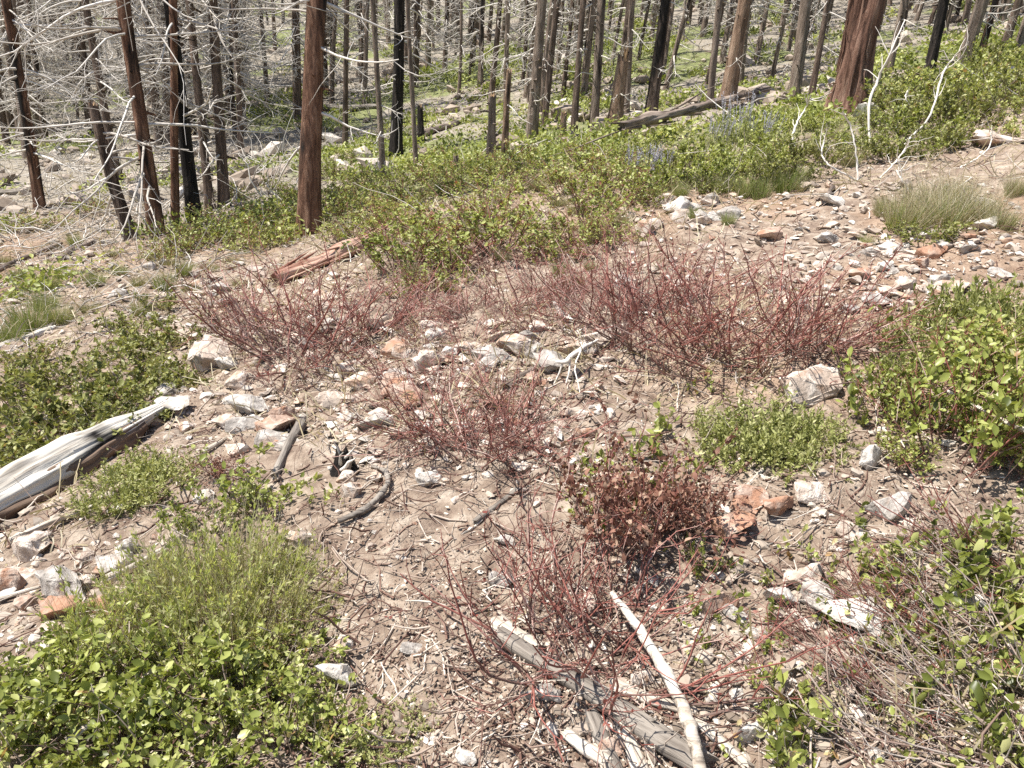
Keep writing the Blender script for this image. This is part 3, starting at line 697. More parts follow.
many(MAT, 'mat_shrub', 'shrub', [(905, 118, 90), (940, 108, 90), (980, 98, 90), (1010, 108, 80), (960, 130, 90), (920, 140, 80), (1015, 84, 70), (880, 135, 60), (975, 84, 60), (940, 150, 60), (890, 160, 60), (1020, 135, 50), (925, 92, 60), (955, 96, 70), (995, 78, 66), (1000, 92, 70), (900, 100, 60), (885, 108, 60), (970, 112, 70), (930, 125, 70), (1020, 96, 66), (955, 146, 56), (915, 160, 50), (865, 150, 50), (1030, 115, 60), (1010, 72, 60), (985, 66, 50)],
     'low green mat shrub on the bank right of the cedar', 'mat shrubs on the bank right of the cedar', .95)
many(MAT, 'mat_shrub', 'shrub', [(680, 190, 70), (720, 180, 72), (700, 165, 66), (755, 170, 66), (790, 180, 62), (745, 190, 60), (660, 172, 56), (800, 160, 52), (640, 160, 56), (770, 150, 52), (830, 145, 50), (800, 130, 46), (765, 128, 46), (700, 185, 60), (740, 172, 60), (770, 185, 56), (680, 168, 56), (780, 165, 56), (830, 165, 46), (820, 130, 44), (710, 195, 50), (850, 160, 40)],
     'low green mat shrub round the lupines', 'mat shrubs round the lupines', .95)
G = None
many(LUPINE, 'lupine', 'lupine', [(640, 184, 48), (655, 178, 36)], 'lavender flowered lupine right above the long white slab', 'lupines above the white slab', .7, 1.25)
many(LUPINE, 'lupine', 'lupine', [(735, 142, 40), (762, 146, 36), (715, 150, 30)], 'lavender flowered lupine left of the cedar trunk', 'lupines left of the cedar', .7, 1.3)
plant(LUPINE, 'lupine', 'lupine', 382, 180, 30, 'small lupine at the foot of the thin grey trunk, left of centre', None, .75)
# right edge shrub
G = 'tall leafy shrubs at the right edge'
many(BROADBIG, 'leafy_shrub', 'shrub', [(955, 455, 190), (1015, 425, 180), (905, 425, 110), (980, 380, 130), (1005, 470, 130), (900, 465, 80), (1020, 385, 120), (880, 405, 80)], 'tall bright green shrub with broad leaves at the right edge', G, 1.15)
many(FINE, 'fine_leaf_plant', 'plant', [(925, 350, 90), (970, 330, 100), (1010, 330, 90), (905, 375, 60)], 'fine leaved grey green plant behind the tall right shrub', 'fine leaved plants behind the right shrub', .66, 1.3)
plant(SPRIG, 'leafy_sprig', 'sprig', 862, 420, 56, 'leafy sprig left of the tall right shrub', None, .42, 1.5)
plant(SPRIG, 'leafy_sprig', 'sprig', 850, 385, 44, 'leafy sprig beside the large tan boulder', None, .42, 1.5)
many(FINE, 'fine_leaf_plant', 'plant', [(745, 450, 90), (790, 460, 100), (765, 435, 100), (810, 440, 80), (720, 430, 60)], 'fine leaved bright green plant below the large tan boulder', 'fine leaved plants below the tan boulder', .66)
many(FINE, 'fine_leaf_plant', 'plant', [(135, 492, 96), (165, 482, 76), (112, 505, 64), (145, 470, 70)], 'grey green bushy plant right against the silver log', 'grey green plants against the silver log', .66)
many(PALEH, 'pale_herb', 'plant', [(120, 632, 110), (180, 625, 130), (240, 612, 130), (290, 600, 90), (215, 585, 120), (150, 600, 90), (270, 640, 90), (205, 640, 110), (255, 572, 80), (185, 585, 70), (290, 570, 60), (312, 605, 50)], 'pale green upright herb with straw stalks above the bottom left shrubs', 'pale herbs above the bottom left shrubs', .76, 1.1)
many(FINE, 'fine_leaf_plant', 'plant', [(395, 735, 80), (425, 715, 50), (370, 760, 70), (410, 765, 60)], 'fine leaved green plant beside the bare path at the bottom', 'fine leaved plants by the path', .66, .7)
many(STRAWT, 'straw_tuft', 'grass tuft', [(905, 228, 110), (945, 225, 115), (925, 212, 110), (980, 220, 90), (885, 215, 70), (955, 205, 80), (1000, 228, 70), (1015, 195, 60)], 'tuft of green grass with tall dry straw in the upper right bank', 'straw tufts in the upper right bank', .95)
plant(MAT, 'mat_shrub', 'shrub', 925, 244, 110, 'bright leafy mat under the straw tuft at upper right', None, 1.35, .8)
plant(GRASS, 'grass_tuft', 'grass tuft', 866, 245, 34, 'small grey green tuft left of the straw tuft', None, .7)
many(GRASS, 'grass_tuft', 'grass tuft', [(30, 330, 80), (60, 322, 60), (10, 340, 60), (165, 290, 50), (140, 315, 40), (50, 290, 46), (95, 285, 46), (20, 280, 44), (185, 275, 40), (45, 310, 60), (75, 245, 34), (120, 275, 36)], 'soft green grass tuft on the left slope', 'grass tufts on the left slope', .7)
many(GRASS, 'grass_tuft', 'grass tuft', [(785, 190, 60), (760, 198, 54), (695, 218, 34), (728, 224, 34), (745, 195, 50), (800, 182, 44), (720, 192, 46), (660, 200, 40), (680, 195, 40), (770, 178, 44)], 'green grass tuft below the lupines', 'grass tufts below the lupines', .7)
many(GRASS, 'grass_tuft', 'grass tuft', [(575, 285, 44), (560, 275, 40), (590, 270, 30)], 'green grass tuft at the lower edge of the middle shrub swath', 'grass tufts at the edge of the swath', .7)
# red twig shrubs
many(REDSP, 'red_twig_shrub', 'shrub', [(230, 320, 110), (380, 330, 120), (330, 370, 120), (400, 380, 110), (450, 395, 110), (500, 400, 100), (560, 330, 110), (600, 350, 90), (680, 370, 110), (840, 350, 90), (860, 315, 80), (470, 345, 100), (430, 345, 80), (540, 460, 100), (560, 300, 80), (700, 300, 90), (640, 270, 80), (760, 290, 80), (530, 330, 90), (390, 410, 90), (280, 385, 80), (440, 275, 90), (500, 268, 90), (550, 262, 80), (590, 255, 80), (410, 258, 70), (620, 240, 70)],
     'sparse low red twigs straggling over the stones between the larger red shrubs', 'low red twigs between the red shrubs', 1.3, .6)
many(STRAWT, 'straw_tuft', 'grass tuft', [(40, 290, 50), (90, 310, 50), (140, 285, 46), (190, 290, 44), (70, 275, 44), (210, 270, 44), (20, 300, 40), (110, 255, 36), (170, 265, 40), (240, 285, 40), (230, 262, 36), (50, 250, 36), (5, 262, 36)],
     'low pale straw tuft on the left slope', 'straw tufts on the left slope', 1.0, .6)
many(STRAWT, 'straw_tuft', 'grass tuft', [(440, 230, 50), (520, 225, 50), (560, 205, 46), (610, 190, 44), (480, 215, 46), (640, 165, 40), (700, 160, 40), (835, 140, 50), (850, 165, 50), (815, 150, 44), (800, 190, 44), (770, 125, 36), (400, 215, 40), (340, 235, 40), (200, 240, 40), (270, 225, 36), (420, 250, 60), (465, 240, 60), (500, 260, 50), (545, 250, 56), (590, 240, 56), (620, 225, 50), (575, 215, 50), (450, 265, 50), (410, 275, 50), (535, 190, 46), (590, 175, 40), (500, 205, 46), (380, 225, 44), (435, 195, 40)],
     'straw coloured tuft growing between the green shrubs behind the red shrubs', 'straw tufts between the green shrubs', 1.0, .8)
R_ = 'bare dark red shrubs'
many(REDTW, 'red_twig_shrub', 'shrub', [(300, 355, 190), (355, 340, 160), (255, 335, 130)], 'bare red twig shrub right below the rusty fallen log', 'red shrubs below the rusty log', 1.25, .78)
many(REDTW, 'red_twig_shrub', 'shrub', [(755, 362, 210), (810, 345, 160), (700, 345, 140)], 'tall bare red twig shrub right of centre above the tan boulder', 'red shrubs above the tan boulder', 1.25, 1.0)
many(REDTW, 'red_twig_shrub', 'shrub', [(640, 340, 170), (605, 315, 140), (665, 310, 150)], 'bare red twig shrub right of the white root', 'red shrubs right of the white root', 1.25, .8)
many(REDTW, 'red_twig_shrub', 'shrub', [(480, 455, 170), (530, 435, 140), (435, 430, 140)], 'sparse red twig shrub on the central soil', 'red shrubs on the central soil', 1.25, .8)
many(REDTW, 'red_twig_shrub', 'shrub', [(425, 320, 90), (470, 315, 100), (515, 305, 110), (545, 290, 90), (400, 295, 80)], 'low red leaved shrub along the lower edge of the middle swath', 'red leaved shrubs below the swath', 1.25, .7)
many(REDSP, 'red_twig_shrub', 'shrub', [(602, 672, 320), (548, 655, 270), (630, 625, 210), (575, 600, 180)], 'large open red twig shrub in front behind the fallen branch', 'red shrubs behind the fallen branch', 1.4, .9)
plant(BROWN, 'dry_brown_shrub', 'shrub', 622, 545, 190, 'dry brown leaved shrub with a few green sprigs, right of centre', None, .95, 1.08)
plant(BROWN, 'dry_brown_shrub', 'shrub', 685, 528, 120, 'smaller dry brown shrub left of the fine leaved plants', None, .95)
plant(BROWN, 'dry_brown_shrub', 'shrub', 222, 475, 60, 'little dry brown shrub at the end of the silver log', None, .95, .7)
many(SPRIG, 'leafy_sprig', 'sprig', [(612, 468, 50), (640, 455, 60), (668, 440, 50), (690, 470, 44), (585, 505, 44), (650, 490, 50), (705, 395, 36), (600, 485, 50), (625, 500, 50), (680, 495, 44), (575, 470, 40), (640, 525, 50), (600, 530, 40)], 'pale green leafy sprig rising in the dry brown shrub', 'green sprigs in the dry brown shrub', .44, 1.25)
many(SPRIG, 'leafy_sprig', 'sprig', [(690, 575, 40), (735, 610, 44), (700, 655, 36), (760, 680, 50), (790, 745, 90), (830, 740, 60), (800, 560, 44), (770, 590, 34), (850, 530, 44), (900, 575, 50), (880, 640, 60), (935, 650, 60), (985, 600, 80), (1010, 640, 80), (1000, 560, 80), (960, 545, 60), (1015, 700, 70), (850, 690, 44), (920, 615, 44), (1015, 600, 100), (1005, 740, 90), (995, 620, 90), (1020, 660, 100), (975, 660, 70), (985, 700, 80), (950, 575, 70), (1000, 585, 90), (775, 735, 80), (800, 765, 90), (760, 755, 60), (905, 630, 70), (860, 620, 60), (1015, 560, 90), (1010, 625, 80), (1018, 690, 80), (940, 600, 70), (900, 560, 60), (850, 575, 56), (1005, 765, 90), (960, 680, 80), (930, 720, 70), (895, 600, 70), (870, 665, 60), (945, 645, 70), (1000, 720, 90), (910, 755, 70), (835, 625, 54), (800, 690, 56), (865, 720, 60), (980, 570, 80), (920, 560, 60), (700, 560, 44), (720, 580, 50), (770, 650, 44), (960, 760, 60), (780, 765, 70), (815, 720, 56), (690, 620, 36), (745, 640, 40), (870, 560, 50), (820, 590, 44), (925, 680, 44), (970, 690, 50), (1015, 530, 60), (780, 620, 40)],
     'leafy green sprig among the twig brush at lower right', 'green sprigs in the lower right brush', .42, 1.2)
# twig brush at the lower right: long grey-red stems lying towards the left
BRUSH = [twiggy(.9, .55, 24, 60, 40, bias=(-.9, .5, -.1), stem='pale_twig', sr=.0075, up=.4, jit=.08, ntw2=50), twiggy(.8, .5, 26, 80, 60, bias=(-.7, .4, 0), stem='red_twig', sr=.0056, up=.45, jit=.09, ntw2=70)]
many([BRUSH[0]], 'twig_brush', 'shrub', [(1010, 745, 330), (1040, 640, 300), (1060, 720, 320), (960, 730, 260), (1000, 690, 280), (900, 755, 220), (1030, 580, 240)], 'long grey twigs leaning left at the lower right', 'grey twig brush at lower right', 1.8)
many([BRUSH[1]], 'twig_brush', 'shrub', [(960, 640, 230), (900, 700, 230), (1000, 560, 240), (830, 640, 160), (890, 610, 160), (790, 690, 140), (940, 590, 170)], 'dark red twigs tangled at the lower right', 'red twig brush at lower right', 1.6)
for o in [o for o in COL.objects if o.name.startswith('twig_brush')]: o.rotation_euler.z = random.uniform(-.5, .4)

# ------------------------------------------------------------------ trees
def trunk_mesh(path, rad, mat, sides=18, furrow=.10, seed=0, broken=False, dz=.08, scale=7, extra=None):
    """path (N,3) local, rad (N)"""
    L = np.linalg.norm(path[-1] - path[0]); n = max(8, int(L / dz))
    t = np.linspace(0, 1, n); tt = np.linspace(0, 1, len(path))
    C = np.stack([np.interp(t, tt, path[:, k]) for k in range(3)], -1); R = np.interp(t, tt, rad)
    a_ = np.arange(sides) / sides * 2 * np.pi; ca, sa = np.cos(a_), np.sin(a_)
    zz = (t * L)[:, None]; sc = scale
    d = vnoise3(ca[None] * R[:, None] * sc * 3.2 + 50, sa[None] * R[:, None] * sc * 3.2 + 50, zz * sc * .22 + 0 * ca[None], seed) 
    d2 = vnoise3(ca[None] * 1.3 + 20, sa[None] * 1.3 + 20, zz * .9 + 0 * ca[None], seed + 1)
    RR = R[:, None] * (1 + furrow * 2 * d + .16 * d2)
    V = np.stack([C[:, 0:1] + RR * ca, C[:, 1:2] + RR * sa, C[:, 2:3] + 0 * RR], -1)
    if broken: V[-1, :, 2] += R[-1] * (rng.random(sides) - .3) * 2.2; V[-2, :, 2] += R[-1] * (rng.random(sides) - .5) * .6
    mbx = MB(); idx = np.arange(n * sides).reshape(n, sides); nx = np.roll(idx, -1, 1)
    mbx.add(V.reshape(-1, 3), np.stack([idx[:-1], nx[:-1], nx[1:], idx[1:]], -1).reshape(-1, 4))
    cv = np.vstack([V[-1], V[-1].mean(0) - [0, 0, R[-1] * (.6 if broken else 0)]])
    capf = np.stack([np.arange(sides), np.roll(np.arange(sides), -1), np.full(sides, sides)], -1)
    mbx.add(cv, capf)
    if extra is not None and extra.v: mbx.add(np.concatenate(extra.v), extra.f)
    return mbx.mesh('trunk', mat)

def branch_pts(C, L, az, el, droop, n=9, jit=.075, upk=.09):
    """limbs that go out, sag, and sweep up again at the end"""
    m_ = len(C); d = np.stack([np.cos(az) * np.cos(el), np.sin(az) * np.cos(el), np.sin(el)], -1)
    P_ = np.zeros((m_, n, 3)); P_[:, 0] = C; st = (L / (n - 1))[:, None]
    for i in range(1, n):
        k = -droop * 1.1 if i < n * .45 else upk
        d = nrm(d + UP * (k if np.isscalar(k) else k[:, None]) + rng.normal(size=d.shape) * jit); P_[:, i] = P_[:, i - 1] + d * st
    return P_

def branch_mesh(C, L, az, el, r0, droop=.12, tw=6, n=9, mat='bleached', fine=1):
    P_ = branch_pts(C, L, az, el, droop, n); mbx = MB()
    tubes(mbx, P_, r0[:, None] * np.linspace(1, .25, n)[None], 5, rnd=.35 + .6 * rng.random(len(C)))
    if tw:
        K = tw * len(C); p, t, i = pick(P_, K, .2, 1)
        T = grow(p, t * .8 + rng.normal(size=p.shape) * .6 - UP * .05, L[i] * (.15 + .35 * rng.random(K)), 5, .2)
        tubes(mbx, T, (r0[i] * .32)[:, None] * np.linspace(1, .4, 5)[None], 4, rnd=.3 + .6 * rng.random(K))
        if fine:
            K2 = K * fine; p, t, j = pick(T, K2, .2, 1)
            T2 = grow(p, t * .7 + rng.normal(size=p.shape) * .7, L[i][j] * (.06 + .14 * rng.random(K2)), 4, .2)
            tubes(mbx, T2, (r0[i][j] * .2)[:, None] * np.linspace(1, .5, 4)[None], 3, rnd=.3 + .6 * rng.random(K2))
    return mbx.mesh('branch', M[mat])

def tree(px, py, tx, wpx, mk, label, nbr=10, blen=(.5, 1.3), broken_y=None, kind='burnt_tree', sides=20, furrow=.15, ty=0, flare=.5, hgt=None, bend=.02, blow=.6, tw=6, fine=1, cat='tree', depth_sc=1, bup=.16, crown=0, bmat='bleached', bthick=1.0):
    p, s = gp(px, py); dep = s * F
    rr_ = ray(tx, ty if broken_y is None else broken_y)
    ax = EYE + rr_ * ((p[1] - EYE[1]) / rr_[1]) - p
    hv = ax[2]
    if broken_y is None:
        H_ = hgt or random.uniform(8.5, 12); ax = ax / ax[2] * H_
    else: H_ = ax[2]
    r = wpx * s / 2 * .80
    n = 14; t = np.linspace(0, 1, n)
    path = t[:, None] * ax[None] + np.stack([bend * H_ * .3 * np.sin(t * 5 + random.random() * 6) , bend * H_ * .3 * np.sin(t * 4 + random.random() * 6), 0 * t], -1)
    path = path - path[0]
    path[0, 2] = -.12
    tt = t * H_
    rad = r * (1 - .72 * t if broken_y is None else 1 - .18 * t) * (1 + flare * np.exp(-tt / .25))
    e = empty(kind, p); props(e, label, cat)
    fine_t = np.linspace(0, 1, 60); pf = np.stack([np.interp(fine_t, t, path[:, k]) for k in range(3)], -1)
    rf = r * (1 - .72 * fine_t if broken_y is None else 1 - .18 * fine_t) * (1 + flare * np.exp(-fine_t * H_ / .25))
    extra = MB()
    if broken_y is not None:
        sp = MB(); k = 7; b = pf[-1] + disc(k, r * .55); Pq = grow(b - UP * r * .4, UP + rng.normal(size=(k, 3)) * .15, r * (1.0 + 1.2 * rng.random(k)), 3, .08)
        tubes(sp, Pq, r * .22 * np.array([1, .8, .15])[None] * np.ones((k, 1)), 5); part('broken_top', sp.mesh('broken_top', M['break']), e)
    if r > .05:                                # short snapped stubs along the trunk
        ns_ = 26 if broken_y is None else 10; zb = H_ * .92 * rng.random(ns_) if broken_y is not None else .4 + 5 * rng.random(ns_)
        ab = rng.random(ns_) * 6.283; rb = np.interp(zb / H_, fine_t, rf)
        cb = np.stack([np.interp(zb / H_, t, path[:, k]) for k in range(3)], -1) + np.stack([np.cos(ab), np.sin(ab), 0 * ab], -1) * (rb * .85)[:, None]
        gb = grow(cb, np.stack([np.cos(ab), np.sin(ab), -.2 + .3 * rng.random(ns_)], -1), .03 + .16 * rng.random(ns_) ** 2, 4, .12)
        tubes(extra, gb, (.006 + .012 * rng.random(ns_))[:, None] * np.array([[1.5, 1, .8, .5]]), 5)
    if mk == 'bark_cedar':                     # loose strips of stringy bark
        k = 22; ab = rng.random(k) * 6.283; z0 = .1 + 3.2 * rng.random(k); zl = z0[:, None] + np.linspace(0, 1, 7)[None] * (.3 + .7 * rng.random((k, 1)))
        rr2 = np.interp(zl / H_, fine_t, rf) * 1.03 + .018 * rng.random((k, 7)); aa = ab[:, None] + .06 * rng.normal(size=(k, 7))
        pc = np.stack([np.interp(zl / H_, t, path[:, q]) for q in range(3)], -1) + np.stack([np.cos(aa) * rr2, np.sin(aa) * rr2, 0 * aa], -1)
        tubes(extra, pc, .011 * np.array([[.3, .9, 1, 1.1, 1, .8, .2]]) * np.ones((k, 1)), 5)
    part('trunk', trunk_mesh(pf, rf, M[mk], sides, furrow, random.randrange(999), broken_y is not None, extra=extra), e)
    vis = min(H_ * .95, 4.5)
    if nbr:
        z = np.sort(blow + (vis - blow) * rng.random(nbr)) if broken_y is None else H_ * (.3 + .65 * rng.random(nbr))
        for zz in z:
            c_ = np.array([[np.interp(zz / H_, t, path[:, k]) for k in range(3)]])
            part('branch', branch_mesh(c_, np.array([random.uniform(*blen)]), np.array([random.uniform(0, 6.28)]), np.array([random.uniform(-.35, .25)]), np.array([(random.uniform(.007, .014) + r * .03) * bthick]), random.uniform(.02, .13), tw, fine=fine, mat=bmat), e)
    if crown and broken_y is None:
        z = 3.5 + (H_ - 4.2) * rng.random(crown)
        c_ = np.stack([np.interp(z / H_, t, path[:, k]) for k in range(3)], -1)
        part('crown', branch_mesh(c_, (.4 + 1.0 * rng.random(crown)) * (1.2 - z / H_), rng.random(crown) * 6.28, -.3 + .6 * rng.random(crown), .008 + .006 * rng.random(crown), .1, 4, fine=1), e)
    return e

TREES = [
 # px, py, top x, width, bark, label, kwargs
 (40, 208, 10, 12, 'bark_red', 'slim red brown burnt trunk, farthest left of the near trees', dict(nbr=30, blen=(.7, 1.7), bthick=1.2, crown=20)),
 (131, 238, 93, 14, 'bark_dark', 'leaning scorched trunk snapped off with a torn orange top at left', dict(nbr=8, blen=(.5, 1.2), bthick=1.2, broken_y=108)),
 (119, 182, 86, 10, 'bark_dark', 'thin dark trunk right behind the leaning snapped trunk', dict(nbr=30, blen=(.8, 1.7), bthick=1.3, crown=15)),
 (157, 236, 128, 18, 'bark_red', 'red brown trunk with long white drooping branches at left', dict(nbr=34, blen=(.9, 2.0), bthick=1.3, tw=5, crown=20, flare=.5)),
 (175, 229, 168, 10, 'bark_red', 'thin red brown trunk left against a charred trunk', dict(nbr=10, blen=(.4, .9), crown=12)),
 (195, 221, 174, 15, 'bark_char', 'charred trunk with a wide split base between two thin trunks', dict(nbr=20, blen=(.6, 1.4), bthick=1.2, crown=16, flare=.5)),
 (211, 210, 190, 10, 'bark_dark', 'dark trunk close behind the charred split trunk', dict(nbr=8, crown=12)),
 (224, 207, 213, 13, 'bark_dark', 'scorched trunk with white branches, left of the large red trunk', dict(nbr=30, blen=(.7, 1.6), bthick=1.25, crown=18)),
 (308, 234, 312, 26, 'bark_red', 'large straight red brown trunk standing alone left of centre', dict(nbr=22, blen=(.5, 1.4), bthick=1.2, crown=20, sides=30, furrow=.14, blow=.9, tw=4)),
 (395, 158, 402, 15, 'bark_char', 'jet black charred trunk with a bent foot', dict(nbr=20, blen=(.6, 1.4), crown=18, bend=.03, flare=.6)),
 (384, 180, 378, 7, 'bark_grey', 'very thin grey trunk in front of the jet black trunk', dict(nbr=7, blen=(.2, .6), crown=8)),
 (417, 173, 411, 6, 'bark_grey', 'very thin grey pole right of the jet black trunk', dict(nbr=8, blen=(.3, .8), crown=8)),
 (345, 148, 343, 7, 'bark_dark', 'slender dark trunk between the large red trunk and the black one', dict(nbr=10, blen=(.3, .8), crown=10)),
 (241, 152, 236, 7, 'bark_dark', 'slender dark trunk left of the large red trunk in the background', dict(nbr=10, blen=(.4, 1.), crown=10)),
 (491, 163, 492, 11, 'bark_grey', 'tall grey stump broken off clean, in the middle', dict(nbr=0, broken_y=98, kind='snag', cat='snag')),
 (505, 158, 509, 8, 'bark_tan', 'pinkish broken snag beside the tall grey stump', dict(nbr=2, broken_y=72, kind='snag', cat='snag')),
 (421, 142, 420, 8, 'bark_char', 'short black stub right of the jet black trunk', dict(nbr=0, broken_y=108, kind='snag', cat='snag')),
 (531, 143, 545, 13, 'bark_grey', 'grey brown trunk leaning right just right of the stumps', dict(nbr=9, blen=(.3, .9), crown=12)),
 (544, 124, 557, 8, 'bark_dark', 'thin dark trunk right behind the grey brown leaning trunk', dict(nbr=9, blen=(.3, .9), crown=10)),
 (594, 130, 603, 11, 'bark_grey', 'grey trunk left of the fat broken snag', dict(nbr=9, blen=(.3, .9), crown=12)),
 (574, 134, 582, 8, 'bark_dark', 'thin dark trunk left of the grey trunk near the fat snag', dict(nbr=9, blen=(.3, .9), crown=10)),
 (614, 128, 624, 17, 'bark_tan', 'fat pale snag broken off with a splintered orange top', dict(nbr=5, blen=(.2, .5), broken_y=58, kind='snag', cat='snag')),
 (626, 112, 635, 8, 'bark_grey', 'thin trunk rising behind the fat splintered snag', dict(nbr=7, blen=(.3, .8), crown=10)),
 (650, 118, 669, 14, 'bark_dark', 'dark brown trunk leaning right above the dark fallen log', dict(nbr=8, blen=(.3, .8), crown=12)),
 (726, 108, 742, 18, 'bark_tan', 'clean tan trunk leaning right at the end of the dark fallen log', dict(nbr=9, blen=(.3, .9), crown=12, sides=24)),
 (710, 104, 722, 8, 'bark_grey', 'thin grey trunk left of the clean tan trunk', dict(nbr=10, blen=(.3, .9), crown=10)),
 (794, 102, 807, 14, 'bark_grey', 'grey brown trunk left of the big cedar', dict(nbr=9, blen=(.3, .9), crown=12)),
 (812, 95, 827, 7, 'bark_dark', 'thin dark trunk between the grey brown trunk and the big cedar', dict(nbr=8, blen=(.3, .9), crown=8)),
 (847, 112, 868, 38, 'bark_cedar', 'big red cedar trunk with stringy furrowed bark at upper right', dict(nbr=8, blen=(.5, 1.2), crown=20, sides=60, furrow=.34, flare=.6, blow=1.3)),
 (888, 74, 906, 8, 'bark_grey', 'thin grey trunk right behind the big cedar', dict(nbr=8, blen=(.3, .9), crown=8)),
 (929, 74, 945, 12, 'bark_char', 'dark charred trunk on the bank right of the cedar', dict(nbr=10, blen=(.3, .9), crown=10)),
 (962, 68, 984, 15, 'bark_grey', 'grey trunk leaning right at the top of the right bank', dict(nbr=10, blen=(.3, .8), crown=10)),
 (978, 63, 997, 8, 'bark_red', 'thin reddish trunk near the top right corner', dict(nbr=7, blen=(.3, .8), crown=8)),
 (1000, 60, 1020, 9, 'bark_dark', 'thin dark trunk second from the top right corner', dict(nbr=7, blen=(.3, .8), crown=8)),
 (1014, 57, 1035, 9, 'bark_grey', 'grey trunk in the top right corner', dict(nbr=7, blen=(.3, .8), crown=8)),
 (562, 136, 564, 7, 'bark_tan', 'short pale stub below the thin dark trunks in the middle', dict(nbr=0, broken_y=114, kind='snag', cat='snag')),
 (455, 172, 456, 7, 'bark_grey', 'little pale stump in the green left of the tall grey stump', dict(nbr=0, broken_y=158, kind='snag', cat='snag')),
]
for t_ in TREES: tree(*t_[:6], **t_[6])

# background trees: prototypes of trunk and bare crown, copied over the far slope
def bg_proto(mk, r, H_, nb, blen, lean):
    n = 40; t = np.linspace(0, 1, n)
    path = np.stack([lean * H_ * t + .06 * np.sin(t * 7 + random.random() * 6), .05 * np.sin(t * 6 + random.random() * 6), t * H_ - .15 * (t == 0)], -1)
    tr = trunk_mesh(path, r * (1 - .75 * t) * (1 + .3 * np.exp(-t * H_ / .3)), M[mk], 10, .1, random.randrange(999), dz=.2)
    z = .7 + (H_ - 1.0) * rng.random(nb)
    c_ = np.stack([np.interp(z / H_, t, path[:, k]) for k in range(3)], -1)
    cr = branch_mesh(c_, blen * (.4 + .8 * rng.random(nb)) * (1.15 - z / H_), rng.random(nb) * 6.28, -.35 + .6 * rng.random(nb), .012 + .010 * rng.random(nb), .12, 5, 8, fine=1)
    return [('trunk', tr), ('crown', cr)]
BG_BRANCHY = [bg_proto('bark_dark', .09, 11, 130, 1.5, .01), bg_proto('bark_grey', .10, 12, 140, 1.7, -.02), bg_proto('bark_dark', .07, 9, 120, 1.4, .02)]
BG_PLAIN = [bg_proto('bark_grey', .055, 11, 60, .9, .03), bg_proto('bark_dark', .065, 12, 60, .9, .01), bg_proto('bark_grey', .06, 10, 54, 1.0, .05), bg_proto('bark_grey', .07, 13, 60, 1.0, .03), bg_proto('bark_grey', .055, 8, 60, .9, .02), bg_proto('bark_dark', .05, 7, 60, .8, .04), bg_proto('bark_grey', .04, 7, 60, .8, .05), bg_proto('bark_grey', .06, 9, 70, 1.0, .03)]
taken = []
def bg(n, px0, px1, d0, d1, protos, label, group):
    k = 0; tries = 0
    while k < n and tries < 4000:
        tries += 1
        d = random.uniform(d0, d1) if random.random() < .6 else random.uniform(d0, (d0 + d1) / 2); px = random.uniform(px0, px1)
        q = ray(px, 60); x, y = q[0] / q[1] * d, d
        if any((x - a) ** 2 + (y - b) ** 2 < .3 for a, b in taken): continue
        if y < 19 and 250 < px < 480: continue
        taken.append((x, y)); k += 1
        thing('burnt_tree', random.choice(protos), (x, y, gz(x, y)), label, 'tree', group, random.uniform(0, 6.28) if protos is BG_BRANCHY else random.uniform(-.8, .8), random.uniform(.75, 1.2), (random.gauss(0, .03), random.gauss(.02, .04)))
bg(50, -40, 250, 16, 34, BG_BRANCHY, 'dark dead tree with pale bare branches in the thicket at far left', 'dead trees in the far left thicket')
bg(34, 240, 470, 19, 44, BG_BRANCHY + BG_PLAIN, 'slender burnt tree on the slope behind the large red trunk', 'burnt trees behind the large red trunk')
bg(110, 440, 800, 16, 46, BG_PLAIN, 'slender burnt trunk on the far slope behind the snags', 'burnt trunks behind the snags')
bg(78, 780, 1080, 17, 44, BG_PLAIN, 'slender burnt trunk on the far slope behind the cedar', 'burnt trunks behind the cedar')

nf = 330; fa = np.radians(rng.uniform(-44, 44, nf)); fr = rng.uniform(23, 58, nf); fx_, fy_ = fr * np.sin(fa), fr * np.cos(fa)
fb = np.stack([fx_, fy_, height(fx_, fy_) - .1], -1); fh = rng.uniform(5, 11, nf)
FT = grow(fb, UP + rng.normal(size=(nf, 3)) * np.array([.05, .05, 0]), fh, 9, .012)
mb = MB(); tubes(mb, FT, (.03 + .06 * rng.random(nf))[:, None] * np.linspace(1.15, .35, 9)[None], 7)
props(part('far_burnt_trees', mb.mesh('far_burnt_trees', M['far_bark'])), 'dense far mass of thin burnt trunks high on the slope', 'trees', kind='stuff')
p, t, i = pick(FT, 9000, .06, .8); k = len(p)
FB = grow(p, rng.normal(size=(k, 3)) * np.array([1, 1, .45]), .25 + .9 * rng.random(k) ** 1.5, 5, .14, -UP, .05)
mb = MB(); tubes(mb, FB, (.006 + .009 * rng.random(k))[:, None] * np.array([[1, .9, .7, .5, .3]]), 3)
props(part('far_bare_branches', mb.mesh('far_bare_branches', M['bleached'])), 'pale tangle of bare branches on the far burnt trunks', 'branches', kind='stuff')

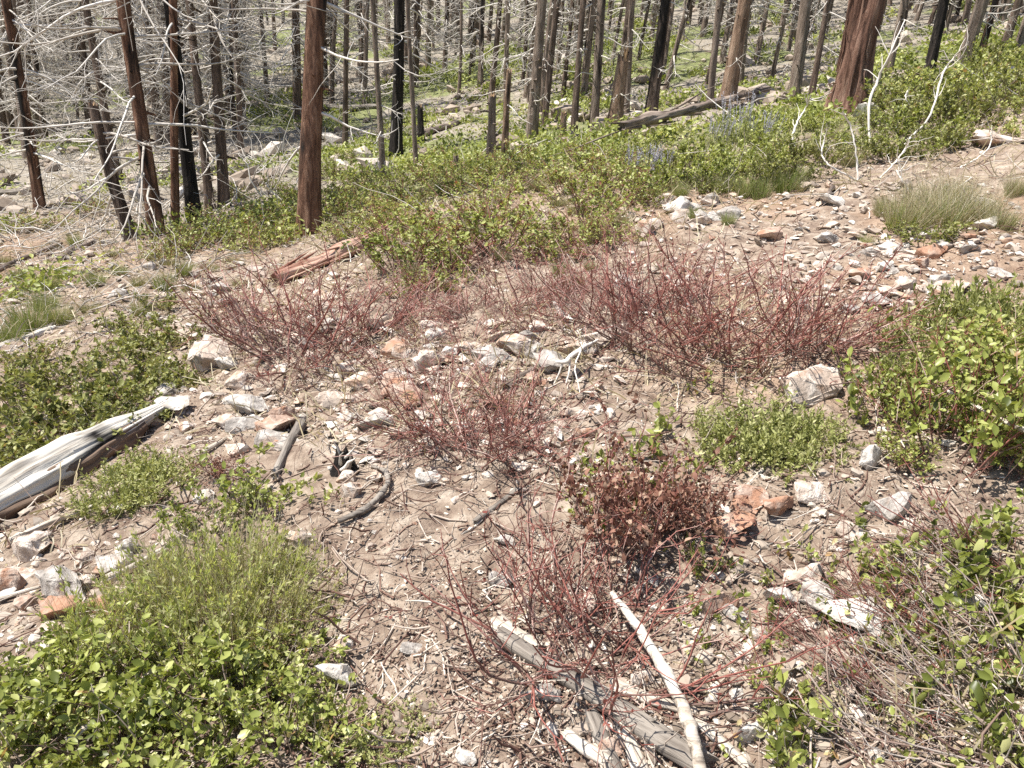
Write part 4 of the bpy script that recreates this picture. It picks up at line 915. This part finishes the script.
# ------------------------------------------------------------------ logs, sticks, roots
def log(name, a, b, w0, w1, mk, label, cat='log', lift=.35, sides=22, rough=.18, knots=0, tip=None, wob=.06, seed=None, grp=None, rot=False, split=0):
    """log lying between two pixels; w0,w1 widths in px at its ends"""
    p0, s0 = gp(*a); p1, s1 = gp(*b)
    r0, r1 = w0 * s0 / 2, w1 * s1 / 2
    p0 = p0 + UP * r0 * lift; p1 = p1 + UP * r1 * lift
    L = np.linalg.norm(p1 - p0); n = max(10, int(L / .018)); n = min(n, 140)
    t = np.linspace(0, 1, n); seed = random.randrange(999) if seed is None else seed
    R = r0 + (r1 - r0) * t
    if tip: R = R * (1 - (1 - tip) * sstep(.72, 1, t))
    R = R * (1 + rough * 2 * vnoise(t * 6, 0 * t + 3, seed))
    a_ = np.arange(sides) / sides * 2 * np.pi; ca, sa = np.cos(a_), np.sin(a_)
    d = vnoise3(ca[None] * 2.5 + 9, sa[None] * 2.5 + 9, (t * L)[:, None] * 3 + 0 * ca, seed) + .7 * vnoise3(ca[None] * 7 + 9, sa[None] * 7 + 9, (t * L)[:, None] * 2.2 + 0 * ca, seed + 3) - .9 * np.maximum(0, .16 - np.abs(vnoise3(ca[None] * 9 + 30, sa[None] * 9 + 30, (t * L)[:, None] * 1.4 + 0 * ca, seed + 4))) * 3
    RR = R[:, None] * (1 + rough * 2 * d)
    cy = wob * L * vnoise(t * 2.2, 0 * t, seed + 5); cz = wob * .5 * L * vnoise(t * 2.2, 0 * t + 5, seed + 6)
    V = np.stack([(t * L)[:, None] + 0 * RR, cy[:, None] + RR * ca, cz[:, None] + RR * sa], -1)
    V[0, :, 0] -= r0 * (rng.random(sides) - .3) * .9; V[-1, :, 0] += r1 * (rng.random(sides) - .2) * 1.6
    mbx = MB(); idx = np.arange(n * sides).reshape(n, sides); nx = np.roll(idx, -1, 1)
    mbx.add(V.reshape(-1, 3), np.stack([idx[:-1], nx[:-1], nx[1:], idx[1:]], -1).reshape(-1, 4))
    for ring, inward, rr in ((V[0], 1, r0), (V[-1], -1, r1)):
        cen = ring.mean(0) + [inward * rr * .5, 0, 0]
        f_ = np.stack([np.arange(sides), np.roll(np.arange(sides), -1), np.full(sides, sides)], -1)
        mbx.add(np.vstack([ring, cen]), f_[:, ::-1] if inward > 0 else f_)
    if split:                                 # long splinters lifting off the body
        xs_ = L * rng.random(split); an_ = rng.random(split) * 6.283; rs_ = np.interp(xs_ / L, t, R)
        bs_ = np.stack([xs_, np.interp(xs_ / L, t, cy) + rs_ * np.cos(an_) * .95, np.interp(xs_ / L, t, cz) + rs_ * np.sin(an_) * .95], -1)
        gs_ = grow(bs_, np.stack([np.where(rng.random(split) < .7, 1, -1), .12 * np.cos(an_), .12 * np.sin(an_)], -1), L * (.12 + .3 * rng.random(split)), 6, .03)
        tubes(mbx, gs_, r0 * (.10 + .14 * rng.random(split))[:, None] * np.array([[.7, 1, .95, .8, .5, .1]]), 4)
    me = mbx.mesh(name, M[mk])
    q = Vector(p1 - p0).to_track_quat('X', 'Z')
    e = empty(name, p0); e.rotation_euler = q.to_euler(); props(e, label, cat, grp)
    part('log_body' if cat == 'log' else 'stick_body', me, e)
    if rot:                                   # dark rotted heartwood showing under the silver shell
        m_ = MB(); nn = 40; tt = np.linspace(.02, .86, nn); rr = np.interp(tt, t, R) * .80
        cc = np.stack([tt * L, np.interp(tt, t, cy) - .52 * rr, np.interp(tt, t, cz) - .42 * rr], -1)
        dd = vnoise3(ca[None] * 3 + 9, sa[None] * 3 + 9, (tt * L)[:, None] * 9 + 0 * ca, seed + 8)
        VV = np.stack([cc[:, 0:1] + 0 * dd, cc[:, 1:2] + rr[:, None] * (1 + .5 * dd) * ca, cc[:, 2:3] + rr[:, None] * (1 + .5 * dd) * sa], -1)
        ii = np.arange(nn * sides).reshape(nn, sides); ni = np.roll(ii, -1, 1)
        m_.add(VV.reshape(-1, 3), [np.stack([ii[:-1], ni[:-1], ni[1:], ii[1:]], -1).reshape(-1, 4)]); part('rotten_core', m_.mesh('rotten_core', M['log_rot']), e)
    for k in range(knots):
        tk = random.uniform(.15, .9); an = random.uniform(.3, 2.4); rr = float(np.interp(tk, t, R))
        base = np.array([[tk * L, np.interp(tk, t, cy) + rr * .7 * math.cos(an), np.interp(tk, t, cz) + rr * .7 * math.sin(an)]])
        g_ = grow(base, np.array([[.3, math.cos(an), math.sin(an)]]), random.uniform(.6, 2.2) * rr, 4, .15)
        kb = MB(); tubes(kb, g_, rr * .24 * np.array([[1, .8, .6, .35]]), 6); part('branch_stub', kb.mesh('branch_stub', M[mk]), e)
    return e

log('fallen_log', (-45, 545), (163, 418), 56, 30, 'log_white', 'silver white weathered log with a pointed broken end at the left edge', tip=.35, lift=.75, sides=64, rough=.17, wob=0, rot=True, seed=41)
log('fallen_log', (-10, 352), (50, 331), 11, 8, 'log_white', 'small whitish log at the left edge below the grass tufts', knots=1)
log('fallen_log', (276, 288), (374, 243), 17, 12, 'log_red', 'rotten rusty red log left of the middle swath', knots=1, rough=.34, lift=.9, wob=.02, tip=.6, split=26)
log('fallen_log', (622, 152), (768, 100), 11, 5, 'log_char', 'long dark fallen log on the bank in front of the tan trunk', knots=5, lift=4.2, rough=.3, wob=.03, seed=12, split=14)
log('fallen_log', (-10, 274), (62, 246), 7, 4, 'log_char', 'thin dark log at the left edge below the slim red brown trunk', lift=.6)
log('fallen_log', (58, 262), (92, 243), 7, 5, 'log_char', 'short dark log right of the thin dark log at left', lift=.6)
log('fallen_log', (424, 137), (460, 124), 7, 5, 'log_char', 'dark log in the valley right of the jet black trunk', lift=1)
log('fallen_log', (-5, 197), (40, 194), 7, 5, 'log_grey', 'grey log in the far left behind the slim red brown trunk', lift=1)
log('fallen_log', (228, 178), (285, 172), 7, 5, 'log_grey', 'grey log between the scorched trunk and the large red trunk', lift=1)
log('fallen_log', (322, 112), (378, 109), 6, 4, 'log_grey', 'grey log in the valley left of the jet black trunk', lift=1.3)
log('fallen_log', (130, 186), (230, 170), 5, 4, 'log_grey', 'long pale log behind the left group of trunks', lift=1)
log('fallen_branch', (500, 640), (700, 768), 17, 27, 'log_grey', 'thick grey bark branch lying across the bottom', cat='branch', lift=1.0, knots=3, rough=.08, wob=.05, sides=24)
log('fallen_branch', (566, 738), (606, 766), 13, 15, 'log_bleach', 'short whitish broken stick at the bottom left of the grey branch', cat='stick', lift=.9, rough=.12)
log('fallen_branch', (610, 705), (645, 785), 12, 20, 'log_bleach', 'cream stick under the grey branch at the bottom edge', cat='stick', lift=.5, rough=.1)
log('fallen_branch', (592, 715), (622, 790), 16, 18, 'log_grey', 'grey stub left against the cream stick at the bottom', cat='stick', lift=.4, rough=.1)
log('fallen_branch', (612, 688), (686, 716), 13, 9, 'log_bleach', 'pale stick crossing behind the grey branch', cat='stick', lift=.9, rough=.12, knots=1)
log('fallen_branch', (700, 725), (745, 770), 12, 12, 'log_bleach', 'pale stick right of the leaning white stick at the bottom', cat='stick', lift=.7, rough=.14, knots=1)
log('fallen_branch', (498, 630), (535, 652), 18, 15, 'log_bleach', 'cream and orange broken wood piece at the left end of the grey branch', cat='stick', lift=.8, rough=.16)
log('fallen_branch', (299, 428), (277, 478), 11, 8, 'log_grey', 'grey stick left of the charred stump', cat='stick', lift=1.0, rough=.1)
log('fallen_branch', (372, 333), (412, 312), 9, 8, 'log_char', 'charred stick above the tan wedge shaped rock', cat='stick', lift=.9)
log('fallen_branch', (475, 525), (514, 492), 7, 5, 'log_grey', 'short grey stick on the bare soil in the centre', cat='stick', lift=.8)
log('fallen_branch', (506, 392), (534, 372), 12, 8, 'log_char', 'black charred wood piece in the middle of the red twigs', cat='stick', lift=.8, rough=.25)
log('fallen_branch', (820, 205), (834, 190), 7, 4, 'log_char', 'black stick beside the whitish stone at upper right', cat='stick', lift=1.1)
log('fallen_branch', (205, 455), (258, 418), 5, 4, 'log_bleach', 'thin pale stick above the little dry brown shrub', cat='stick', lift=1)
log('fallen_branch', (12, 545), (95, 508), 6, 4, 'log_bleach', 'thin pale stick leaning on the silver log', cat='stick', lift=2.0)
log('fallen_branch', (-5, 605), (55, 585), 5, 3, 'log_bleach', 'thin white stick over the tan slab at the left edge', cat='stick', lift=2.4)
log('fallen_branch', (105, 585), (165, 553), 9, 6, 'log_bleach', 'white stick at the upper edge of the pale green herbs', cat='stick', lift=1.5)
log('fallen_branch', (-5, 715), (30, 700), 10, 7, 'log_bleach', 'pale stick at the left edge in the bottom shrubs', cat='stick', lift=3)
log('fallen_branch', (75, 768), (155, 690), 6, 4, 'log_bleach', 'long thin pale stick across the bottom left shrubs', cat='stick', lift=12)
log('fallen_branch', (150, 728), (112, 680), 5, 3, 'log_grey', 'thin grey stick crossing the long pale stick in the bottom shrubs', cat='stick', lift=14)
log('fallen_branch', (700, 545), (765, 470), 4, 3, 'log_bleach', 'thin tan stick over the flat orange rocks', cat='stick', lift=3)
log('fallen_branch', (1018, 512), (935, 425), 6, 3, 'log_bleach', 'slanting pale stick in the tall right shrub', cat='stick', lift=26, rough=.05)

def stick(name, pix, widths, mk, label, cat='stick', lifts=None, depth=None, sides=9, subs=0, grp=None, noise_=.02):
    """a curved stick through pixels of the photograph; lifts: heights above the ground in metres"""
    pts = []; ws = []
    for k, (x, y) in enumerate(pix):
        if depth is None: p, s = gp(x, y, lifts[k] if lifts else .02)
        else:
            dd = depth + (lifts[k] if lifts else 0); p = at_depth(x, y, dd); s = dd / F
        pts.append(p); ws.append(widths[min(k, len(widths) - 1)] * s / 2)
    pts = np.array(pts); n = 26; tt = np.linspace(0, 1, len(pts)); t = np.linspace(0, 1, n)
    # smooth interpolation
    C = np.stack([np.interp(t, tt, pts[:, k]) for k in range(3)], -1)
    for _ in range(2): C[1:-1] = .25 * C[:-2] + .5 * C[1:-1] + .25 * C[2:]
    R = np.interp(t, tt, ws) * (1 + .3 * vnoise(t * 9, 0 * t, random.randrange(99)))
    base = C[0].copy(); C = C - base; C[1:-1] += rng.normal(size=(n - 2, 3)) * R[1:-1, None] * noise_ * 6
    mbx = MB(); tubes(mbx, C[None], R[None], sides, rnd=[.7])
    e = empty(name, base); props(e, label, cat, grp); part('stick_body', mbx.mesh('stick_body', M[mk]), e)
    for _ in range(subs):
        p, t_, i = pick(C[None], 1, .3, 1); g_ = grow(p, t_ + rng.normal(size=(1, 3)) * .7 + UP * .2, np.array([random.uniform(.12, .35)]), 6, .22)
        sb = MB(); tubes(sb, g_, R.mean() * .55 * np.linspace(1, .35, 6)[None], 5, rnd=[.7]); part('twig', sb.mesh('twig', M[mk]), e)
    return e
stick('fallen_branch', [(612, 592), (640, 630), (662, 665), (682, 705), (694, 740), (704, 790)], [6, 9, 12, 13, 14, 16], 'log_bleach', 'long cream white stick leaning over the grey branch at the bottom', lifts=[.12, .10, .10, .12, .10, .06], sides=12)
stick('curved_root', [(372, 466), (386, 470), (389, 482), (380, 497), (362, 512), (338, 521)], [3, 5, 6, 6, 7, 6], 'log_grey', 'curved hooked grey root on the bare soil', 'root', [.02, .03, .03, .02, .02, .02])
stick('white_root', [(554, 302), (560, 312), (568, 318), (574, 322)], [4, 5, 6, 3], 'white_wood', 'short bright white root piece at the foot of the swath', 'root', [.10, .05, .03, .02])
stick('white_root', [(598, 340), (586, 346), (574, 354), (566, 362), (556, 362)], [2, 5, 6, 5, 3], 'white_wood', 'bright white forked root lying on the pinkish rock', 'root', [.08, .10, .10, .08, .08], subs=3)
# charred stump with white splinters
p, s = gp(348, 472)
e = empty('charred_stump', p); props(e, 'little black charred stump with white splinters on the central soil', 'stump')
t = np.linspace(0, 1, 40); pth = np.stack([-.03 * t, .02 * t, -.04 + .13 * t], -1) * (s / .0047)
part('trunk', trunk_mesh(pth, (.075 - .045 * t) * (s / .0047), M['bark_char'], 16, .3, 5, True, .02, 14), e)
sp = MB(); b = disc(6, .05) + UP * .03; g_ = grow(b, np.array([.3, 0, 1.]) + rng.normal(size=(6, 3)) * .6, .07 + .07 * rng.random(6), 5, .25)
tubes(sp, g_, .007 * np.array([[1, 1.2, .9, .6, .2]]) * np.ones((6, 1)), 6); part('splinter', sp.mesh('splinter', M['white_wood']), e)

# bleached forked branches standing in the mats at the upper right
def bleached(pix, w, label, subs=2, lift=None):
    p, s = gp(*pix[0]); stick('bleached_branch', pix, [a * .5 for a in w], 'white_wood', label, 'branch', [random.uniform(-.12, .12) * k / 3 for k in range(len(pix))], s * F - .02, subs=subs + 3, noise_=.05)
bleached([(858, 180), (857, 165), (855, 143), (850, 124), (842, 112)], [4, 4, 3.5, 3, 2.5], 'bleached upright branch in front of the cedar, tallest on the left', 3)
bleached([(870, 150), (868, 105), (877, 80), (886, 62), (895, 42), (905, 20)], [5, 5, 5, 4, 3, 2], 'bleached curved branch standing right against the cedar trunk', 4)
bleached([(900, 150), (912, 136), (928, 121), (935, 102), (941, 75), (955, 55), (968, 44)], [5, 5, 4.5, 4, 4, 3, 2], 'bleached branch arching up right over the green mats', 5)
bleached([(918, 126), (912, 112), (905, 97), (908, 90)], [3, 3, 2.5, 2], 'small bleached fork beside the arching bleached branch', 3)
bleached([(880, 178), (893, 165), (906, 148), (908, 140)], [3.5, 3.5, 3, 2], 'bleached stick slanting above the straw tuft', 2)
bleached([(905, 140), (925, 138), (940, 146), (952, 149)], [3, 3, 2.5, 2], 'bleached stick lying over the mats right of the slanting stick', 1)
bleached([(858, 181), (840, 172), (828, 165), (821, 155), (824, 140)], [4, 4, 3.5, 3, 2], 'bleached stick bending left at the foot of the cedar', 2)
bleached([(796, 150), (792, 137), (797, 122), (806, 108), (811, 95)], [6, 5, 4, 3, 2], 'bleached crooked branch left of the cedar', 4)
bleached([(960, 168), (975, 160), (988, 150), (992, 140), (990, 132)], [3.5, 3, 3, 2.5, 2], 'bleached hooked twig below the long flat rock', 3)
bleached([(910, 192), (902, 180), (896, 170)], [4, 4, 3], 'short pale stick in the straw tuft', 1)
bleached([(872, 118), (880, 132), (886, 128), (892, 122)], [3.5, 3, 3, 2], 'bleached bit of branch beside the whitish rock under the cedar', 1)

# ------------------------------------------------------------------ camera, light, render
cam = bpy.data.cameras.new('camera'); co = bpy.data.objects.new('camera', cam); COL.objects.link(co)
cam.sensor_width = 36; cam.lens = F / 1024 * 36; cam.clip_start = .05; cam.clip_end = 2000
fwd = Vector((0, math.cos(PITCH), -math.sin(PITCH))); right = Vector((1, 0, 0)); upv = right.cross(fwd)
c, s = math.cos(ROLL), math.sin(ROLL)
# image right axis and up axis in world: invert the roll used in ray()
Rt = right * c + upv * s; Ut = -right * s + upv * c
co.matrix_world = Matrix((( Rt.x, Ut.x, -fwd.x, EYE[0]), (Rt.y, Ut.y, -fwd.y, EYE[1]), (Rt.z, Ut.z, -fwd.z, EYE[2]), (0, 0, 0, 1)))
scene.camera = co

EL = math.radians(62); sv = Vector((-.99 * math.cos(EL), -.12 * math.cos(EL), math.sin(EL)))
sun = bpy.data.lights.new('sun', 'SUN'); sun.energy = 5.0; sun.angle = math.radians(.53); sun.color = (1, .955, .89)
so = bpy.data.objects.new('sun', sun); COL.objects.link(so); so.rotation_euler = sv.to_track_quat('Z', 'Y').to_euler(); so.location = (-8, -4, 20)
w = bpy.data.worlds.new('World'); scene.world = w; w.use_nodes = True
nt = w.node_tree; sky = nt.nodes.new('ShaderNodeTexSky'); sky.sky_type = 'NISHITA'; sky.sun_disc = False
sky.sun_elevation = EL; sky.sun_rotation = math.atan2(sv.x, sv.y)
bg_ = nt.nodes['Background']; nt.links.new(sky.outputs[0], bg_.inputs[0]); bg_.inputs[1].default_value = .09
vs = scene.view_settings; vs.view_transform = 'Standard'; vs.look = 'None'; vs.gamma = 1; vs.exposure = .82; vs.use_curve_mapping = False
cy = scene.cycles; cy.max_bounces = 6; cy.diffuse_bounces = 3; cy.glossy_bounces = 2; cy.transmission_bounces = 3; cy.transparent_max_bounces = 4
cy.use_denoising = False; cy.caustics_reflective = False; cy.caustics_refractive = False
